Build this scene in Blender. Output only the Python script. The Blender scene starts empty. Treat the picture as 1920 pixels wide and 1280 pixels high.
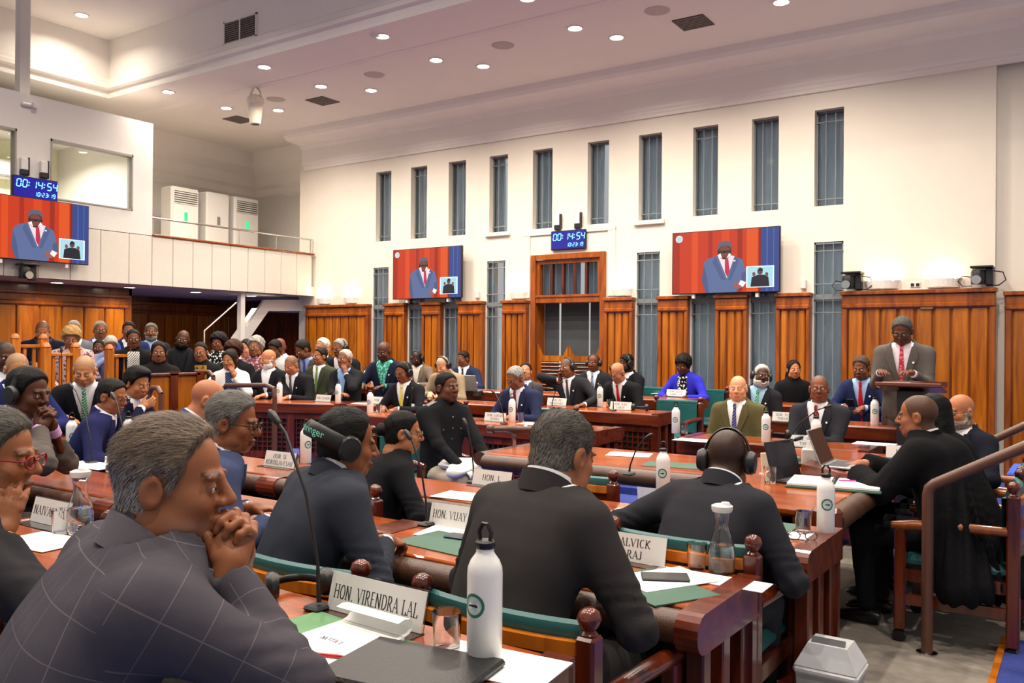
import bpy, bmesh, math, random
import numpy as np
from mathutils import Vector, Matrix
random.seed(7); RNG = np.random.default_rng(5)
scn = bpy.context.scene; COL = scn.collection; D_ = bpy.data
# ------------------------------------------------------------------ camera
_y, _p, _r = [math.radians(a) for a in (33.922, 0.114, 0.448)]; FPX = 1603.1
_f = np.array([-math.sin(_y)*math.cos(_p), math.cos(_y)*math.cos(_p), math.sin(_p)])
_rt = np.array([math.cos(_y), math.sin(_y), 0.]); _up = np.cross(_rt, _f)
_rt, _up = math.cos(_r)*_rt+math.sin(_r)*_up, -math.sin(_r)*_rt+math.cos(_r)*_up
CAM = np.array([0, 0, 1.55])
cd = D_.cameras.new('camera'); cd.sensor_width = 36; cd.lens = FPX/1920*36; cd.clip_start = .05
cam = D_.objects.new('camera', cd); COL.objects.link(cam)
cam.matrix_world = Matrix(((_rt[0], _up[0], -_f[0], 0), (_rt[1], _up[1], -_f[1], 0), (_rt[2], _up[2], -_f[2], 1.55), (0, 0, 0, 1)))
scn.camera = cam
# ------------------------------------------------------------------ world, exposure
w = D_.worlds.new('world'); scn.world = w; w.use_nodes = True
w.node_tree.nodes['Background'].inputs[0].default_value = (1.0, .97, .93, 1)
w.node_tree.nodes['Background'].inputs[1].default_value = .48
scn.view_settings.view_transform = 'Standard'; scn.view_settings.look = 'None'
scn.view_settings.exposure = 0.16; scn.view_settings.gamma = 1.0; scn.view_settings.use_curve_mapping = False
LAMP_W = 48.0; SCONCE_W = 1.8

def ray(x, y): return _rt*((x-960)/FPX)-_up*((y-640)/FPX)+_f
def onY(x, y, Y): d = ray(x, y); return CAM+d*(Y/d[1])
def onX(x, y, X): d = ray(x, y); return CAM+d*(X/d[0])
def onZ(x, y, z): d = ray(x, y); return CAM+d*((z-1.55)/d[2])
# ------------------------------------------------------------------ object helpers
def link(name, data, parent=None, loc=None, rz=0):
    o = D_.objects.new(name, data); COL.objects.link(o)
    if parent is not None: o.parent = parent
    if loc is not None: o.location = loc
    if rz: o.rotation_euler = (0, 0, rz)
    return o
def tag(o, label=None, cat=None, group=None, kind=None):
    if label: o['label'] = label
    if cat: o['category'] = cat
    if group: o['group'] = group
    if kind: o['kind'] = kind
    return o
def empty(name, loc=(0, 0, 0), rz=0, label=None, cat=None, group=None, kind=None):
    o = link(name, None, None, loc, rz); o.empty_display_size = .1
    return tag(o, label, cat, group, kind)
def copy_tree(o, parent=None):
    c = o.copy(); COL.objects.link(c); c.parent = parent
    for ch in o.children: copy_tree(ch, c)
    return c
class MB:
    def __init__(s): s.v = []; s.f = []; s.m = []; s.cur = 0
    def add(s, vs, fs):
        n = len(s.v); s.v += [tuple(map(float, v)) for v in vs]
        s.f += [tuple(i+n for i in f) for f in fs]; s.m += [s.cur]*len(fs); return s
    def mi(s, i): s.cur = i; return s
    def box(s, x0, y0, z0, x1, y1, z1, b=0.0, M=None):
        x0, x1 = min(x0, x1), max(x0, x1); y0, y1 = min(y0, y1), max(y0, y1); z0, z1 = min(z0, z1), max(z0, z1)
        b = min(b, .45*min(x1-x0, y1-y0, z1-z0))
        if b <= 0:
            vs = [(x0, y0, z0), (x1, y0, z0), (x1, y1, z0), (x0, y1, z0), (x0, y0, z1), (x1, y0, z1), (x1, y1, z1), (x0, y1, z1)]
            fs = [(3, 2, 1, 0), (4, 5, 6, 7), (0, 1, 5, 4), (1, 2, 6, 5), (2, 3, 7, 6), (3, 0, 4, 7)]
        else:
            vs = []; idx = {}
            for sx in (0, 1):
                for sy in (0, 1):
                    for sz in (0, 1):
                        X, Y, Z = (x0, x1)[sx], (y0, y1)[sy], (z0, z1)[sz]
                        ix, iy, iz = (x0+b, x1-b)[sx], (y0+b, y1-b)[sy], (z0+b, z1-b)[sz]
                        for a, p in (('x', (X, iy, iz)), ('y', (ix, Y, iz)), ('z', (ix, iy, Z))):
                            idx[(sx, sy, sz, a)] = len(vs); vs.append(p)
            g = lambda *k: idx[k]
            fs = [tuple(g(0, *k, 'x') for k in ((0, 0), (0, 1), (1, 1), (1, 0))), tuple(g(1, *k, 'x') for k in ((0, 0), (1, 0), (1, 1), (0, 1))),
                  tuple(g(k[0], 0, k[1], 'y') for k in ((0, 0), (1, 0), (1, 1), (0, 1))), tuple(g(k[0], 1, k[1], 'y') for k in ((0, 0), (0, 1), (1, 1), (1, 0))),
                  tuple(g(*k, 0, 'z') for k in ((0, 0), (0, 1), (1, 1), (1, 0))), tuple(g(*k, 1, 'z') for k in ((0, 0), (1, 0), (1, 1), (0, 1)))]
            for p in (0, 1):
                for q in (0, 1):
                    e = [(g(p, q, 0, 'x'), g(p, q, 1, 'x'), g(p, q, 1, 'y'), g(p, q, 0, 'y')), (g(p, 0, q, 'x'), g(p, 0, q, 'z'), g(p, 1, q, 'z'), g(p, 1, q, 'x')),
                         (g(0, p, q, 'y'), g(1, p, q, 'y'), g(1, p, q, 'z'), g(0, p, q, 'z'))]
                    for k, t in enumerate(e): fs.append(t if (p+q) % 2 == (1 if k == 0 else 1) else t[::-1])
                    for r in (0, 1): t = (g(p, q, r, 'x'), g(p, q, r, 'y'), g(p, q, r, 'z')); fs.append(t if (p+q+r) % 2 else t[::-1])
        if M is not None: vs = [M @ Vector(v) for v in vs]
        return s.add(vs, fs)
    def tube(s, pts, r, n=8, cap=True, flat=None):
        pts = [Vector(p) for p in pts]; k = len(pts)
        rs = r if isinstance(r, (list, tuple)) else [r]*k
        t0 = (pts[1]-pts[0]).normalized(); a = t0.orthogonal().normalized(); rings = []
        if flat is not None:
            a = Vector(flat); a = (a-t0*a.dot(t0)).normalized()
        for i, p in enumerate(pts):
            t = (pts[min(i+1, k-1)]-pts[max(i-1, 0)]).normalized()
            a = (a-t*a.dot(t)).normalized(); b = t.cross(a)
            rr = rs[i]; ra, rb = rr if isinstance(rr, tuple) else (rr, rr)
            rings.append([p+a*(ra*math.cos(2*math.pi*j/n))+b*(rb*math.sin(2*math.pi*j/n)) for j in range(n)])
        vs = [v for R in rings for v in R]
        fs = [(i*n+j, i*n+(j+1) % n, (i+1)*n+(j+1) % n, (i+1)*n+j) for i in range(k-1) for j in range(n)]
        if cap: fs += [tuple(range(n))[::-1], tuple((k-1)*n+j for j in range(n))]
        return s.add(vs, fs)
    def lathe(s, prof, n=20, c=(0, 0, 0), axis='z', M=None):
        vs = []; fs = []; k = len(prof)
        for r, z in prof:
            for j in range(n):
                a = 2*math.pi*j/n; p = (r*math.cos(a), r*math.sin(a), z)
                if axis == 'y': p = (p[0], z, -p[1])
                if axis == 'x': p = (z, p[0], p[1])
                vs.append((p[0]+c[0], p[1]+c[1], p[2]+c[2]))
        for i in range(k-1):
            for j in range(n): fs.append((i*n+j, i*n+(j+1) % n, (i+1)*n+(j+1) % n, (i+1)*n+j))
        if prof[0][0] > 1e-6: fs.append(tuple(range(n))[::-1])
        if prof[-1][0] > 1e-6: fs.append(tuple((k-1)*n+j for j in range(n)))
        if M is not None: vs = [M @ Vector(v) for v in vs]
        return s.add(vs, fs)
    def prism(s, poly, d0, d1, plane='xz', M=None):
        # 2-d outline extruded along the third axis
        n = len(poly)
        def P(u, v, d): return {'xz': (u, d, v), 'xy': (u, v, d), 'yz': (d, u, v)}[plane]
        vs = [P(u, v, d0) for u, v in poly]+[P(u, v, d1) for u, v in poly]
        fs = [tuple(range(n)), tuple(range(2*n-1, n-1, -1))]+[(i, n+i, n+(i+1) % n, (i+1) % n) for i in range(n)]
        if M is not None: vs = [M @ Vector(v) for v in vs]
        return s.add(vs, fs)
    def mesh(s, name, mats, smooth=False):
        me = D_.meshes.new(name); me.from_pydata(s.v, [], s.f); me.update()
        for m in (mats if isinstance(mats, (list, tuple)) else [mats]): me.materials.append(m)
        if any(s.m): me.polygons.foreach_set('material_index', s.m)
        bm = bmesh.new(); bm.from_mesh(me); bmesh.ops.recalc_face_normals(bm, faces=bm.faces); bm.to_mesh(me); bm.free()
        if smooth:
            me.polygons.foreach_set('use_smooth', [True]*len(me.polygons))
            try: me.set_sharp_from_angle(angle=math.radians(42))
            except Exception: pass
        return me
    def build(s, name, mats, parent=None, smooth=False, loc=None, rz=0): return link(name, s.mesh(name, mats, smooth), parent, loc, rz)
def bx(name, m, parent, *a, b=0.0): return MB().box(*a, b=b).build(name, m, parent)
def struct(o): o['kind'] = 'structure'; return o
# ------------------------------------------------------------------ materials
def hexc(h):
    c = [int(h[i:i+2], 16)/255 for i in (0, 2, 4)]
    return tuple(x/12.92 if x <= .04045 else ((x+.055)/1.055)**2.4 for x in c)+(1,)
MATS = {}
def mat(name, col, rough=.6, metal=0, var=.06, scale=18, bump=0, bscale=80, spec=.5, coat=0, emit=0, trans=0, stretch=None, sheen=0):
    if name in MATS: return MATS[name]
    c = hexc(col) if isinstance(col, str) else col
    m = D_.materials.new(name); m.use_nodes = True; nt = m.node_tree; N = nt.nodes; L = nt.links; b = N['Principled BSDF']
    b.inputs['Roughness'].default_value = rough; b.inputs['Metallic'].default_value = metal
    b.inputs['Specular IOR Level'].default_value = spec; b.inputs['Coat Weight'].default_value = coat; b.inputs['Coat Roughness'].default_value = .12
    b.inputs['Transmission Weight'].default_value = trans
    if sheen: b.inputs['Sheen Weight'].default_value = sheen
    tc = N.new('ShaderNodeTexCoord'); mp = N.new('ShaderNodeMapping'); L.new(tc.outputs['Object'], mp.inputs[0])
    if stretch: mp.inputs['Scale'].default_value = stretch
    nz = N.new('ShaderNodeTexNoise'); nz.inputs['Scale'].default_value = scale; nz.inputs['Detail'].default_value = 5; L.new(mp.outputs[0], nz.inputs[0])
    cr = N.new('ShaderNodeValToRGB'); L.new(nz.outputs[0], cr.inputs[0])
    cr.color_ramp.elements[0].position = .3; cr.color_ramp.elements[1].position = .7
    cr.color_ramp.elements[0].color = tuple(x*(1-var) for x in c[:3])+(1,); cr.color_ramp.elements[1].color = tuple(min(1, x*(1+var)) for x in c[:3])+(1,)
    L.new(cr.outputs[0], b.inputs['Base Color'])
    if emit: L.new(cr.outputs[0], b.inputs['Emission Color']); b.inputs['Emission Strength'].default_value = emit
    if bump:
        n2 = N.new('ShaderNodeTexNoise'); n2.inputs['Scale'].default_value = bscale; L.new(mp.outputs[0], n2.inputs[0])
        bp = N.new('ShaderNodeBump'); bp.inputs['Strength'].default_value = bump; bp.inputs['Distance'].default_value = .004
        L.new(n2.outputs[0], bp.inputs['Height']); L.new(bp.outputs[0], b.inputs['Normal'])
    MATS[name] = m; return m
def wood(name, c1, c2, stretch=(14, 14, 1.2), rough=.28, coat=.25):
    if name in MATS: return MATS[name]
    m = D_.materials.new(name); m.use_nodes = True; nt = m.node_tree; N = nt.nodes; L = nt.links; b = N['Principled BSDF']
    tc = N.new('ShaderNodeTexCoord'); mp = N.new('ShaderNodeMapping'); mp.inputs['Scale'].default_value = stretch
    oi = N.new('ShaderNodeObjectInfo'); vm = N.new('ShaderNodeVectorMath'); vm.operation = 'SCALE'; vm.inputs[0].default_value = (31, 17, 23)
    L.new(oi.outputs['Random'], vm.inputs['Scale']); ad = N.new('ShaderNodeVectorMath'); L.new(tc.outputs['Object'], mp.inputs[0])
    L.new(mp.outputs[0], ad.inputs[0]); L.new(vm.outputs[0], ad.inputs[1])
    nz = N.new('ShaderNodeTexNoise'); nz.inputs['Scale'].default_value = 1.3; nz.inputs['Detail'].default_value = 7; nz.inputs['Distortion'].default_value = .8
    L.new(ad.outputs[0], nz.inputs[0]); cr = N.new('ShaderNodeValToRGB'); L.new(nz.outputs[0], cr.inputs[0])
    cr.color_ramp.elements[0].position = .32; cr.color_ramp.elements[1].position = .7
    cr.color_ramp.elements[0].color = hexc(c1); cr.color_ramp.elements[1].color = hexc(c2)
    hs = N.new('ShaderNodeHueSaturation'); mr = N.new('ShaderNodeMapRange'); mr.inputs['To Min'].default_value = .82; mr.inputs['To Max'].default_value = 1.15
    L.new(oi.outputs['Random'], mr.inputs[0]); L.new(mr.outputs[0], hs.inputs['Value']); L.new(cr.outputs[0], hs.inputs['Color'])
    L.new(hs.outputs[0], b.inputs['Base Color'])
    b.inputs['Roughness'].default_value = rough; b.inputs['Coat Weight'].default_value = coat; b.inputs['Coat Roughness'].default_value = .1
    MATS[name] = m; return m
def glassm(name, col='ffffff', rough=0.0, ior=1.45):
    m = mat(name, col, rough, trans=1.0, var=0); m.node_tree.nodes['Principled BSDF'].inputs['IOR'].default_value = ior; return m
def emitm(name, col, k):
    if name in MATS: return MATS[name]
    m = D_.materials.new(name); m.use_nodes = True; b = m.node_tree.nodes['Principled BSDF']; c = hexc(col)
    b.inputs['Base Color'].default_value = (.02, .02, .02, 1); b.inputs['Emission Color'].default_value = c; b.inputs['Emission Strength'].default_value = k
    b.inputs['Roughness'].default_value = .5; b.inputs['Specular IOR Level'].default_value = .05
    MATS[name] = m; return m
M_WALL = mat('cream_plaster', 'd8cfc2', .8, var=.015, scale=3)
M_CEIL = mat('ceiling_plaster', 'e2dbd3', .85, var=.015, scale=3)
M_WHITE = mat('white_paint', 'd6d2cc', .6, var=.015)
M_PANEL = mat('white_gallery_panel', 'd0c9be', .55, var=.02)
W_WALL = wood('honey_wood_board', '7e3c05', 'b46812', (11, 11, .9))
W_FRAME = wood('honey_wood_frame', '6e3006', '9e5210', (9, 9, 1.2))
W_DARK = wood('mahogany', '3a1008', '6d2a12', (10, 10, 1.5), .25, .4)
W_DESK = wood('desk_wood', '471506', '742e12', (1.2, 12, 12), .28, .35)
W_TOP = wood('desk_top_wood', '7c320a', 'ac5214', (1.2, 14, 14), .24, .35)
W_RAIL = wood('rail_wood', 'a4560f', 'd07a24', (9, 9, 1.2))
M_LEATHER = mat('brown_leather', '4a2f22', .42, var=.2, scale=12, bump=.25, bscale=160)
M_TEAL = mat('teal_leather', '1f5a5a', .4, var=.1, scale=10, bump=.15, bscale=150)
M_BLACK = mat('black_plastic', '121214', .4, var=.1)
M_CHROME = mat('chrome', 'c8c8c8', .2, 1.0, var=.02)
M_PAPER = mat('white_paper', 'f2f2f0', .7, var=.01)
M_GREEN = mat('green_blotter', '2f5a48', .6, var=.05)
M_BLUEC = mat('blue_carpet', '2e3c86', .95, var=.15, scale=60, bump=.5, bscale=300)
M_GREYC = mat('grey_carpet', '8a8278', .95, var=.16, scale=14, bump=.5, bscale=300)
M_GLASS = glassm('clear_glass', 'ffffff')
M_WATER = glassm('water', 'f4fbff', ior=1.33)
# ================================================================== the room
YW = 11.5; XG = -12.3
def wall_with_holes(name, axis, x0, x1, z0, z1, holes, d0, d1, m):
    """holes: (a,b,za,zb); axis 'x' wall runs along x, 'y' along y"""
    mb = MB(); xs = sorted({x0, x1} | {h[0] for h in holes} | {h[1] for h in holes}); xs = [x for x in xs if x0 <= x <= x1]
    for a, b in zip(xs[:-1], xs[1:]):
        hs = sorted([h for h in holes if h[0] < (a+b)/2 < h[1]], key=lambda h: h[2]); z = z0
        for h in hs+[(0, 0, z1, z1)]:
            if h[2]-z > 1e-4:
                if axis == 'x': mb.box(a, d0, z, b, d1, h[2])
                else: mb.box(d0, a, z, d1, b, h[2])
            z = max(z, h[3])
    return struct(mb.build(name, m))
struct(bx('floor', M_BLUEC, None, -19, -3, -.2, 6, 12.6, 0))
struct(bx('floor_aisle_carpet', M_GREYC, None, -1.55, 2.2, 0, 3.0, 7.55, .006))
struct(bx('floor_tier_middle', M_BLUEC, None, -11.6, 8.0, 0, -.95, 11.5, .07))
struct(bx('floor_tier_back', M_BLUEC, None, -11.6, 9.25, .07, -.95, 11.5, .14))
struct(bx('floor_tier_near', M_BLUEC, None, -12, -2.5, 0, -.3, 1.78, .07))
struct(bx('floor_tier_gallery', M_BLUEC, None, -13.3, 4.2, 0, -10.1, 8.3, .3))
UPX = [-10.555, -9.725, -8.88, -8.025, -7.175, -6.18, -5.32, -4.475, -3.63, -2.795]
LOX = [-10.6, -9.75, -8.95, -8.06, -5.34, -4.48, -3.63, -2.79]
HW = .183
holes = [(x-HW, x+HW, 3.37, 4.63) for x in UPX]+[(x-HW, x+HW, 0, 2.9) for x in LOX]+[(-7.36, -6.03, 0, 2.95)]
wall_with_holes('wall_window_side', 'x', -12.45, -.9, 0, 5.5, holes, YW, YW+.32, M_WALL)
struct(bx('wall_window_recess', M_WALL, None, -.9, YW+.12, 0, 4.5, YW+.32, 5.5))
# a thin raised border round the doorway bay and sills under some upper windows
mb = MB()
for a in (-7.52, -6.0): mb.box(a, YW-.02, 2.27, a+.13, YW+.001, 3.30, b=.004)
mb.box(-7.52, YW-.025, 3.26, -5.87, YW+.001, 3.33, b=.004); struct(mb.build('trim_1', M_WALL))
for i, (k, e) in enumerate(((3, .06), (6, .06))):
    struct(bx('trim_%d' % (2+i), M_WALL, None, UPX[k]-HW-e, YW-.05, 3.30, UPX[k]+HW+e, YW+.01, 3.36, b=.006))
# windows
M_PANE = glassm('window_glass', 'e2ecf4', .05)
M_BLIND = mat('grey_blind_fabric', 'a9b2b6', .8, var=.08, scale=6, stretch=(1, 1, .2))
M_BLIND.node_tree.nodes['Principled BSDF'].inputs['Transmission Weight'].default_value = .0
M_GRILLE = mat('grey_steel_bar', '868c90', .5, .1)
def window(n, x, z0, z1, gap, bars, dy=.13):
    e = struct(empty('window_%d' % n, (x, YW+dy, 0)))
    mb = MB(); t = .018
    for a in (-HW, HW-t): mb.box(a, -.02, z0, a+t, .03, z1)
    mb.box(-HW, -.02, z1-.03, HW, .03, z1); mb.box(-HW, -.02, z0, HW, .03, z0+.02); mb.build('window_frame', mat('dark_window_frame', '6a7174', .5), e)
    bx('pane', M_PANE, e, -HW+t, .012, z0+.02, HW-t, .016, z1-.03)
    nb = 2
    for q in range(nb):
        xx = -HW+(q+1)*2*HW/(nb+1); MB().tube([(xx, -.035, z0), (xx, -.035, z1)], .005, 6).build('bar', M_GRILLE, e)
    for zz in bars: MB().tube([(-HW, -.038, zz), (HW, -.038, zz)], .006, 6).build('bar', M_GRILLE, e)
    # vertical blind slats behind the glass, some drawn aside
    ns = 4; wd = 2*HW/ns
    for q in range(ns):
        if q in gap: continue
        MB().prism([(-HW+q*wd+.001, .06), (-HW+q*wd+wd*.5, .052), (-HW+(q+1)*wd+.006, .066), (-HW+(q+1)*wd+.006, .069), (-HW+q*wd+wd*.5, .056), (-HW+q*wd+.001, .063)], z0, z1, 'xy').build('blind_slat', M_BLIND, e)
gaps = {0: (2,), 1: (), 2: (3,), 3: (2,), 4: (), 5: (2,), 6: (), 7: (), 8: (), 9: ()}
for i, x in enumerate(UPX): window(i+1, x, 3.37, 4.63, gaps[i], (3.47,) if i % 2 == 0 or i == 5 else (4.48, 3.47))
lgaps = {3: (1, 2)}
for i, x in enumerate(LOX):
    window(i+11, x, 0.3, 2.16, lgaps.get(i, ()), (1.98,), .03); window(i+21, x, 2.2, 2.9, lgaps.get(i, ()), (2.35, 2.78), .03)
    struct(bx('trim_%d' % (10+i), mat('dark_window_frame', '6a7174', .5), None, x-HW, YW+.0, 2.15, x+HW, YW+.08, 2.21))
# wood panelling: frame + every board
def panelling(n, x0, x1, zt=2.24, axis='x', d=YW, z0=.0, bw=.2, depth=.12):
    def P(mb, a, da, za, b, db, zb, bev=0):
        if axis == 'x': mb.box(a, d-da, za, b, d-db, zb, b=bev)
        else: mb.box(d+da, a, za, d+db, b, zb, b=bev)
    mb = MB(); fr = .055 if x1-x0 < .7 else .07
    P(mb, x0+.006, depth*.6, z0, x1-.006, 0, zt-.1); P(mb, x0-.015, depth+.03, zt-.05, x1+.015, 0, zt, .008); P(mb, x0+.003, depth, zt-.16, x1-.003, 0, zt-.05, .01)
    P(mb, x0-.004, depth+.016, zt-.23, x1+.004, 0, zt-.145, .025)
    P(mb, x0, depth, z0, x0+fr, 0, zt-.15, .012); P(mb, x1-fr, depth, z0, x1, 0, zt-.15, .012); P(mb, x0+.002, depth+.004, z0, x1-.002, 0, z0+.14, .01)
    t = struct(mb.build('trim_%d' % n, W_FRAME)); a, b = x0+fr, x1-fr; nb = max(2, round((b-a)/bw)); s = (b-a)/nb
    for i in range(nb):
        mb = MB(); P(mb, a+i*s+.012, depth*.86, z0+.14, a+(i+1)*s-.012, depth*.5, zt-.215, .014); mb.build('board', W_WALL, t)
PAN = [(-12.44, -10.82), (-10.42, -9.95), (-9.55, -9.14), (-8.76, -8.26), (-7.86, -7.40), (-6.01, -5.54), (-5.14, -4.68), (-4.28, -3.83), (-3.44, -2.99), (-2.60, -.88)]
for i, (a, b) in enumerate(PAN): panelling(30+i, a, b, bw=.125 if b-a < .7 else .205)
panelling(40, -.8, 1.2, 2.2, d=YW+.12)
# cornice + ceiling
prof = [(11.52, 4.86), (11.47, 4.86), (11.465, 4.9), (11.45, 4.92), (11.45, 4.95), (11.43, 4.97), (11.42, 5.0), (11.41, 5.24), (11.37, 5.27), (11.35, 5.31), (11.05, 5.34), (10.98, 5.37), (10.95, 5.42), (10.93, 5.505), (11.52, 5.505)]
MBc = MB().prism(prof, -12.6, 4.5, 'yz'); struct(MBc.build('trim_50', M_CEIL))
mb = MB(); mb.box(-15.2, 8.0, 5.5, 4.5, 12.5, 5.7); mb.box(-18, -3, 5.5, -13.4, 8.0, 5.7); mb.box(-13.4, -3, 6.45, 4.5, 8.0, 6.6)
mb.box(-13.3, 7.9, 5.5, 4.5, 8.0, 6.45); mb.box(-13.4, -3, 5.5, -13.3, 8.0, 6.45); struct(mb.build('ceiling', M_CEIL))
mb = MB().prism([(7.9, 5.62), (7.84, 5.64), (7.84, 5.7), (7.87, 5.73), (7.87, 5.8), (7.9, 5.82)], -13.3, 4.5, 'yz')
mb.prism([(-13.3, 5.62), (-13.24, 5.64), (-13.24, 5.7), (-13.27, 5.73), (-13.27, 5.8), (-13.3, 5.82)], -3, 7.9, 'xz'); struct(mb.build('trim_51', M_CEIL))
struct(MB().prism([(8.72, 5.5), (8.74, 5.488), (8.78, 5.488), (8.8, 5.496), (8.84, 5.488), (8.88, 5.5)], -15, 4.5, 'yz').build('trim_52', M_CEIL))
# downlights (fixture + its lamp)
M_BULB = emitm('warm_lamp_disc', 'fff2dc', 22)
n_dl = 0
def downlight(x, y, z, label, power=None, spread=2.6, r=.09, col=(1, .89, .76)):
    e = empty('ceiling_downlight', (x, y, z), 0, label, 'light', 'recessed ceiling downlights')
    MB().lathe([(r+.02, 0), (r+.02, -.008), (r, -.012), (r*.9, -.004), (r*.9, 0)], 16).build('trim_ring', M_WHITE, e, True)
    MB().lathe([(0.0005, -.0085), (r*.88, -.0085), (r*.88, -.004)], 16).build('lamp_disc', M_BULB, e)
    l = D_.lights.new('lamp', 'AREA'); l.shape = 'DISK'; l.size = r*1.6; l.energy = power or LAMP_W; l.color = col; l.spread = spread
    link('downlight_lamp', l, e, (0, 0, -.02))
xs1 = [-12.13, -9.85, -7.57, -5.34, -3.1, -.9]; xs2 = [-11.49, -9.34, -7.17, -5.05, -2.94]
nth = ['first', 'second', 'third', 'fourth', 'fifth', 'sixth']
for i, x in enumerate(xs1): downlight(x, 9.3, 5.5, '%s ceiling downlight from the gallery in the inner row' % nth[i])
for i, x in enumerate(xs2): downlight(x, 9.87, 5.5, '%s ceiling downlight from the gallery in the row by the cornice' % nth[i])
for i, x in enumerate(xs1): downlight(x, 8.2, 5.5, '%s ceiling downlight from the gallery beside the raised ceiling edge' % nth[i])
p = onZ(153, 28, 6.45); downlight(p[0], p[1], 6.45, 'ceiling downlight in the raised ceiling above the white post', 25)
for i, x in enumerate((-9.5, -7, -4.5, -2, .5)):
    for j, y in enumerate((.6, 3.2, 5.6)): downlight(x, y, 6.45, 'ceiling downlight in the raised ceiling over the near desks, %s of row %s' % (nth[i], nth[j]), 62)
# ceiling speakers, vents, sensor, hanging projector
for k, (x, y) in enumerate(((702, 140), (943, 85), (1232, 20), (517, 186))):
    p = onZ(x, y, 5.5); o = MB().lathe([(.0005, -.006), (.13, -.006), (.15, -.004), (.155, 0)], 24, (p[0], p[1], 5.5)).build('ceiling_speaker', mat('speaker_grille', 'bdb2a8', .9, bump=.6, bscale=500), None, True)
    tag(o, ['round ceiling speaker third from the camera side', 'round ceiling speaker second from the camera side', 'round ceiling speaker nearest the camera', 'round ceiling speaker beside the hanging white pod'][k], 'speaker', 'round ceiling speakers')
M_VENT = mat('brown_grille', '6b6058', .7)
for k, (x, y) in enumerate(((605, 189), (1300, 42), (448, 224))):
    p = onZ(x, y, 5.5); e = empty('ceiling_vent', (p[0], p[1], 5.5), 0, ['dark square ceiling vent in the middle of the ceiling strip', 'dark square ceiling vent nearest the right', 'dark square ceiling vent behind the hanging pod'][k], 'vent', 'square ceiling vents')
    bx('backing', mat('vent_dark', '3a342f', .9), e, -.2, -.2, -.004, .2, .2, 0)
    for q in range(8): bx('slat', M_VENT, e, -.2, -.19+q*.05, -.012, .2, -.16+q*.05, -.004)
e = empty('wall_vent', (-10.0, 7.9, 5.97), 0, 'rectangular slatted air grille on the ceiling bulkhead', 'vent')
mb = MB(); mb.box(-.36, -.02, -.17, .36, 0, -.145); mb.box(-.36, -.02, .145, .36, 0, .17); mb.box(-.36, -.02, -.17, -.335, 0, .17); mb.box(.335, -.02, -.17, .36, 0, .17); mb.box(-.01, -.022, -.15, .01, 0, .15); mb.build('frame', M_WHITE, e)
bx('backing', mat('vent_dark', '3a342f', .9), e, -.34, -.006, -.15, .34, -.001, .15)
for q in range(10): bx('slat', M_VENT, e, -.335, -.016, -.14+q*.029, .335, -.006, -.125+q*.029)
p = onZ(479, 165, 5.5); e = empty('projector_pod', (p[0], p[1], 5.5), 0, 'white tapered pod hanging from a hoop bracket on the ceiling', 'projector')
MB().tube([(-.12, 0, -.2), (-.115, 0, -.08), (-.06, 0, -.02), (0, 0, -.005), (.06, 0, -.02), (.115, 0, -.08), (.12, 0, -.2)], .012, 8).build('bracket', M_CHROME, e, True)
MB().lathe([(.0005, -.12), (.09, -.12), (.13, -.16), (.135, -.24), (.13, -.27), (.115, -.29), (.1, -.42), (.085, -.56), (.07, -.57), (.0005, -.57)], 22).build('housing', mat('ivory_plastic', 'e2d9c4', .4), e, True)
MB().lathe([(.136, -.2), (.142, -.21), (.142, -.24), (.136, -.25)], 22).build('collar_ring', mat('ivory_plastic', 'e2d9c4', .4), e, True)
MB().lathe([(.0005, -.572), (.06, -.572), (.06, -.565)], 16).build('lens_port', M_BLACK, e)
p = onZ(704, 65, 5.5); tag(MB().lathe([(.0005, -.05), (.035, -.05), (.045, -.03), (.06, -.025), (.065, 0)], 16, (p[0], p[1], 5.5)).build('smoke_detector', M_WHITE, None, True), 'small white smoke detector on the ceiling', 'detector')
# ================================================================== gallery end
HO = [(6.44, 7.71, 3.56, 4.42), (4.6, 5.97, 3.4, 4.46)]
wall_with_holes('wall_control_room', 'y', 2.5, 8.05, 3.21, 4.98, HO, XG-.12, XG, M_WHITE)
mb = MB(); mb.box(-15.0, 7.95, 3.21, XG-.12, 8.05, 4.98); mb.box(-15.0, 2.5, 4.86, XG-.12, 7.95, 4.98); mb.box(-15.1, 2.5, 2.6, -15.0, 12.4, 5.5); struct(mb.build('wall_gallery_back', M_WHITE))
struct(bx('wall_alcove_side', M_WHITE, None, -15, 12.3, 0, -12.45, 12.4, 5.5)); struct(bx('wall_pier', M_WALL, None, -12.75, YW+.01, 0, -12.45, 12.3, 5.5))
struct(bx('wall_alcove_pier', M_WHITE, None, -14.9, 8.05, 3.21, -14.5, 8.25, 5.5))
mb = MB().prism([(-15, 4.62), (-14.93, 4.66), (-14.93, 4.8), (-14.85, 4.85), (-14.8, 5.05), (-14.6, 5.2), (-14.5, 5.5), (-15, 5.5)], 8.05, 12.3, 'xz')
mb.prism([(12.3, 4.62), (12.23, 4.66), (12.23, 4.8), (12.15, 4.85), (12.1, 5.05), (11.9, 5.2), (11.8, 5.5), (12.3, 5.5)], -15, -12.75, 'yz'); struct(mb.build('trim_53', M_CEIL))
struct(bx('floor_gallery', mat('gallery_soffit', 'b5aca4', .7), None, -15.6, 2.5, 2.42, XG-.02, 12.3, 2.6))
g = struct(bx('wall_gallery_front', M_PANEL, None, XG-.1, 2.5, 2.42, XG-.02, 11.42, 3.2))
ys = [2.6+i*.46 for i in range(12)]+[8.05+i*.374 for i in range(10)]
for a, b in zip(ys[:-1], ys[1:]): MB().box(XG-.03, a+.004, 2.42, XG, b-.004, 3.2, b=.004).build('panel', M_PANEL, g)
struct(bx('trim_54', W_FRAME, None, XG-.13, 8.06, 3.2, XG+.025, 11.47, 3.235, b=.008))
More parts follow.
